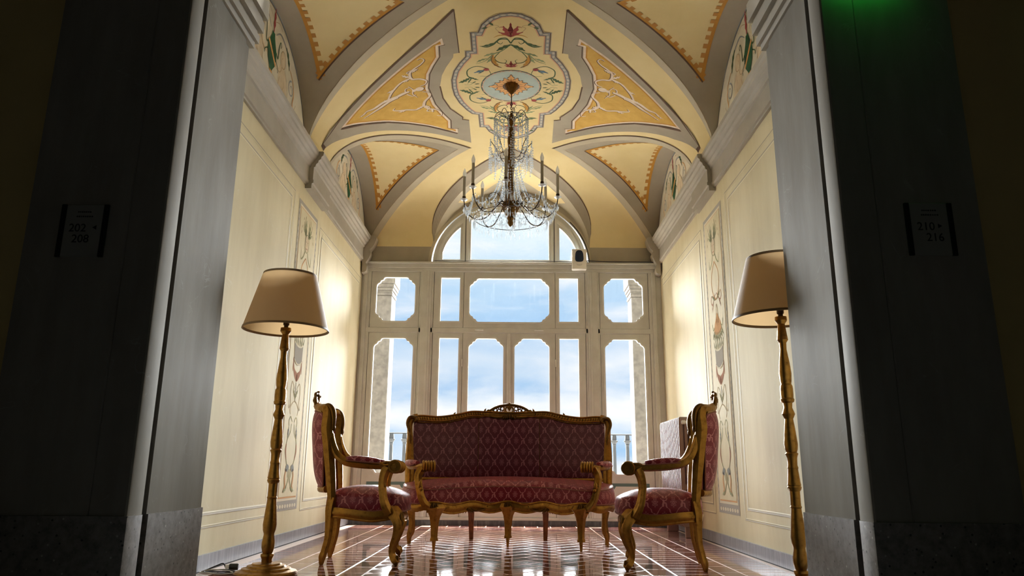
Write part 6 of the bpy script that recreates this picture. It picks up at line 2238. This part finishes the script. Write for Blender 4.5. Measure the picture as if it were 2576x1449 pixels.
# ------------------------------------------------------------------ radiator
rd = thing('radiator', 'cream cast iron column radiator against the right wall', 'radiator', (1.78, 7.46, 0))


def slot(x0, x1, z0_, z1_):
    r = (x1 - x0) / 2
    xm = (x0 + x1) / 2
    return [(xm + r * math.cos(PI + PI * i / 6), z0_ + r + r * math.sin(PI + PI * i / 6)) for i in range(7)] + [(xm + r * math.cos(PI * i / 6), z1_ - r + r * math.sin(PI * i / 6)) for i in range(7)]


out = [(-0.085, 0.13)] + [(-0.085 + 0.012 * (1 - math.cos(PI / 2 * i / 4)), 1.12 + 0.03 * math.sin(PI / 2 * i / 4)) for i in range(5)] + [(0.065 + 0.02 * math.sin(PI / 2 * i / 4), 1.12 + 0.03 * math.cos(PI / 2 * i / 4)) for i in range(5)] + [(0.085, 0.13), (0.07, 0.11), (-0.07, 0.11)]
holes = []
for (z0_, z1_) in ((0.17, 0.46), (0.50, 0.78), (0.82, 1.09)):
    for xc in (-0.043, 0.0, 0.043):
        holes.append(slot(xc - 0.0085, xc + 0.0085, z0_, z1_))
first = None
for k in range(15):
    if first is None:
        g = MB().prism([out] + holes, lambda a, b, d: (a, d, b), 0.008, 0.04)
        g.prism([inset(out, -0.006)] + [inset(h, 0.002) for h in holes], lambda a, b, d: (a, d, b), 0.016, 0.032)
        first = g.build('section', 'rad', rd, smooth=0)
    else:
        q = first.copy()
        COL.objects.link(q)
        q.parent = rd
        q.location = (0, 0.066 * k, 0)
MB().lathe([(0.018, 0.0), (0.018, 1.0)], (0, 0, 1.05), 10, M=Matrix.Rotation(-PI / 2, 3, 'X')).build('top_pipe', 'rad', rd, smooth=40)
MB().lathe([(0.018, 0.0), (0.018, 1.0)], (0, 0, 0.18), 10, M=Matrix.Rotation(-PI / 2, 3, 'X')).build('bottom_pipe', 'rad', rd, smooth=40)
for y in (0.07, 0.93):
    MB().cbox(-0.06, 0.06, y - 0.015, y + 0.015, 0.0, 0.125, 0.005).build('foot', 'rad', rd, smooth=0)
g = MB().lathe([(0.0, -0.05), (0.016, -0.05), (0.02, -0.045), (0.02, -0.012), (0.012, -0.01), (0.012, 0.045), (0.017, 0.047), (0.017, 0.06), (0.0, 0.06)], (-0.02, -0.03, 1.10), 12, M=Matrix.Rotation(PI / 2, 3, 'Y'))
g.lathe([(0.008, 0.0), (0.008, 0.05)], (0.0, -0.03, 1.10), 8, M=Matrix.Rotation(-PI / 2, 3, 'X'))
g.build('valve', 'white', rd, smooth=40)

# ------------------------------------------------------------------ wall device, cables
dv = thing('wall_device', 'white box with dark blue lens fixed above the window transom', 'device', (0.853, 8.93, 3.07))
MB().cbox(-0.092, 0.092, -0.035, 0.05, 0.0, 0.265, 0.008).build('housing', 'white', dv, smooth=0)
eg = [(0.06 * math.copysign(abs(math.cos(t)) ** 0.62, math.cos(t)) * (0.86 - 0.16 * math.sin(t)), 0.172 + 0.075 * math.copysign(abs(math.sin(t)) ** 0.62, math.sin(t))) for t in [2 * PI * i / 28 for i in range(28)]]
MB().prism([eg], fy, -0.042, -0.03).build('lens', 'navy', dv, smooth=30)
sm = [(0.038 * math.cos(PI + PI * i / 10), 0.07 + 0.026 * math.sin(PI + PI * i / 10)) for i in range(11)]
MB().prism([sm], fy, -0.038, -0.03).build('sensor', 'frame_in', dv, smooth=0)
p = cr([(0.94, 8.93, 3.19), (1.2, 8.94, 3.182), (1.55, 8.935, 3.18), (1.78, 8.94, 3.178), (1.83, 8.93, 3.15)], 6)
tag(MB().sweep(p, 0.006, 6).build('cable', 'cable'), 'dark cable running right from the white device along the transom', 'cable')
q = ell(1.012, 0.872, XW, 3.17)
p = [(x, YE - 0.02, z) for x, z in q if x > 0.72]
tag(MB().sweep([(0.95, 8.95, 3.19)] + [(x, y, z) for x, y, z in p], 0.006, 6).build('cable', 'cable'), 'dark cable climbing the right side of the fanlight arch', 'cable')
p = cr([(-0.97, 8.93, 3.178), (-0.5, 8.932, 3.176), (0.2, 8.93, 3.18), (0.76, 8.93, 3.178)], 6)
tag(MB().sweep(p, 0.004, 6).build('cable', 'cable'), 'thin dark cable lying along the transom under the fanlight', 'cable')

# ------------------------------------------------------------------ room signs in the corridor
def text_mesh(txt, size, name, parent, loc, m='ink'):
    cu = bpy.data.curves.new(name, 'FONT')
    cu.body = txt
    cu.size = size
    cu.extrude = 0.0006
    cu.resolution_u = 4
    tmp = bpy.data.objects.new('tmp_text', cu)
    COL.objects.link(tmp)
    bpy.context.view_layer.update()
    me = bpy.data.meshes.new_from_object(tmp.evaluated_get(bpy.context.evaluated_depsgraph_get()))
    bpy.data.objects.remove(tmp, do_unlink=True)
    me.materials.clear()
    me.materials.append(MT[m])
    o = bpy.data.objects.new(name, me)
    COL.objects.link(o)
    o.parent = parent
    o.rotation_euler = (PI / 2, 0, 0)
    o.location = loc
    return o


def room_sign(label, cx, cz, l1, l2, arrow, x1, x2, xa):
    t = thing('room_sign', label, 'sign', (cx, 3.099, cz), 0, 'room number signs')
    MB().cbox(-0.083, 0.083, -0.008, 0.0, -0.12, 0.12, 0.002).build('plate', 'sign', t, smooth=0)
    for s in (-1, 1):
        MB().cbox(s * 0.094 - 0.011, s * 0.094 + 0.011, -0.012, 0.0, -0.121, 0.121, 0.002).build('side_bar', 'black', t, smooth=0)
    text_mesh(l1, 0.052, 'number', t, (x1, -0.0085, -0.005))
    text_mesh(l2, 0.052, 'number', t, (x2, -0.0085, -0.055))
    s = arrow
    MB().prism([[(xa, 0.004), (xa, 0.024), (xa + s * 0.017, 0.014)]], fy, -0.0098, -0.007).build('arrow', 'ink', t, smooth=0)
    g = MB()
    for (z, w) in ((0.083, 0.03), (0.062, 0.034)):
        x = -w
        while x < w:
            ww = random.uniform(0.004, 0.008)
            g.box(x, x + ww, -0.0092, -0.0075, z, z + 0.006)
            x += ww + 0.003
    g.build('small_print', 'ink', t, smooth=0)


room_sign('room sign with 202 and 208 on the dark left pier', -1.853, 1.634, '202', '208', -1, -0.062, -0.043, 0.06)
room_sign('room sign with 210 and 216 on the dark right pier', 1.88, 1.665, '210', '216', 1, -0.058, -0.023, 0.034)

# exit lamp over the corridor, above the picture
ex = thing('exit_lamp', 'green emergency exit lamp high on the right pier', 'lamp', (1.70, 3.10, 2.92))
MB().cbox(-0.17, 0.17, -0.05, 0.0, 0.02, 0.17, 0.006).build('housing', 'white', ex, smooth=0)
MB().box(-0.16, 0.16, -0.045, -0.005, 0.004, 0.02).build('diffuser', 'exit', ex, smooth=0)
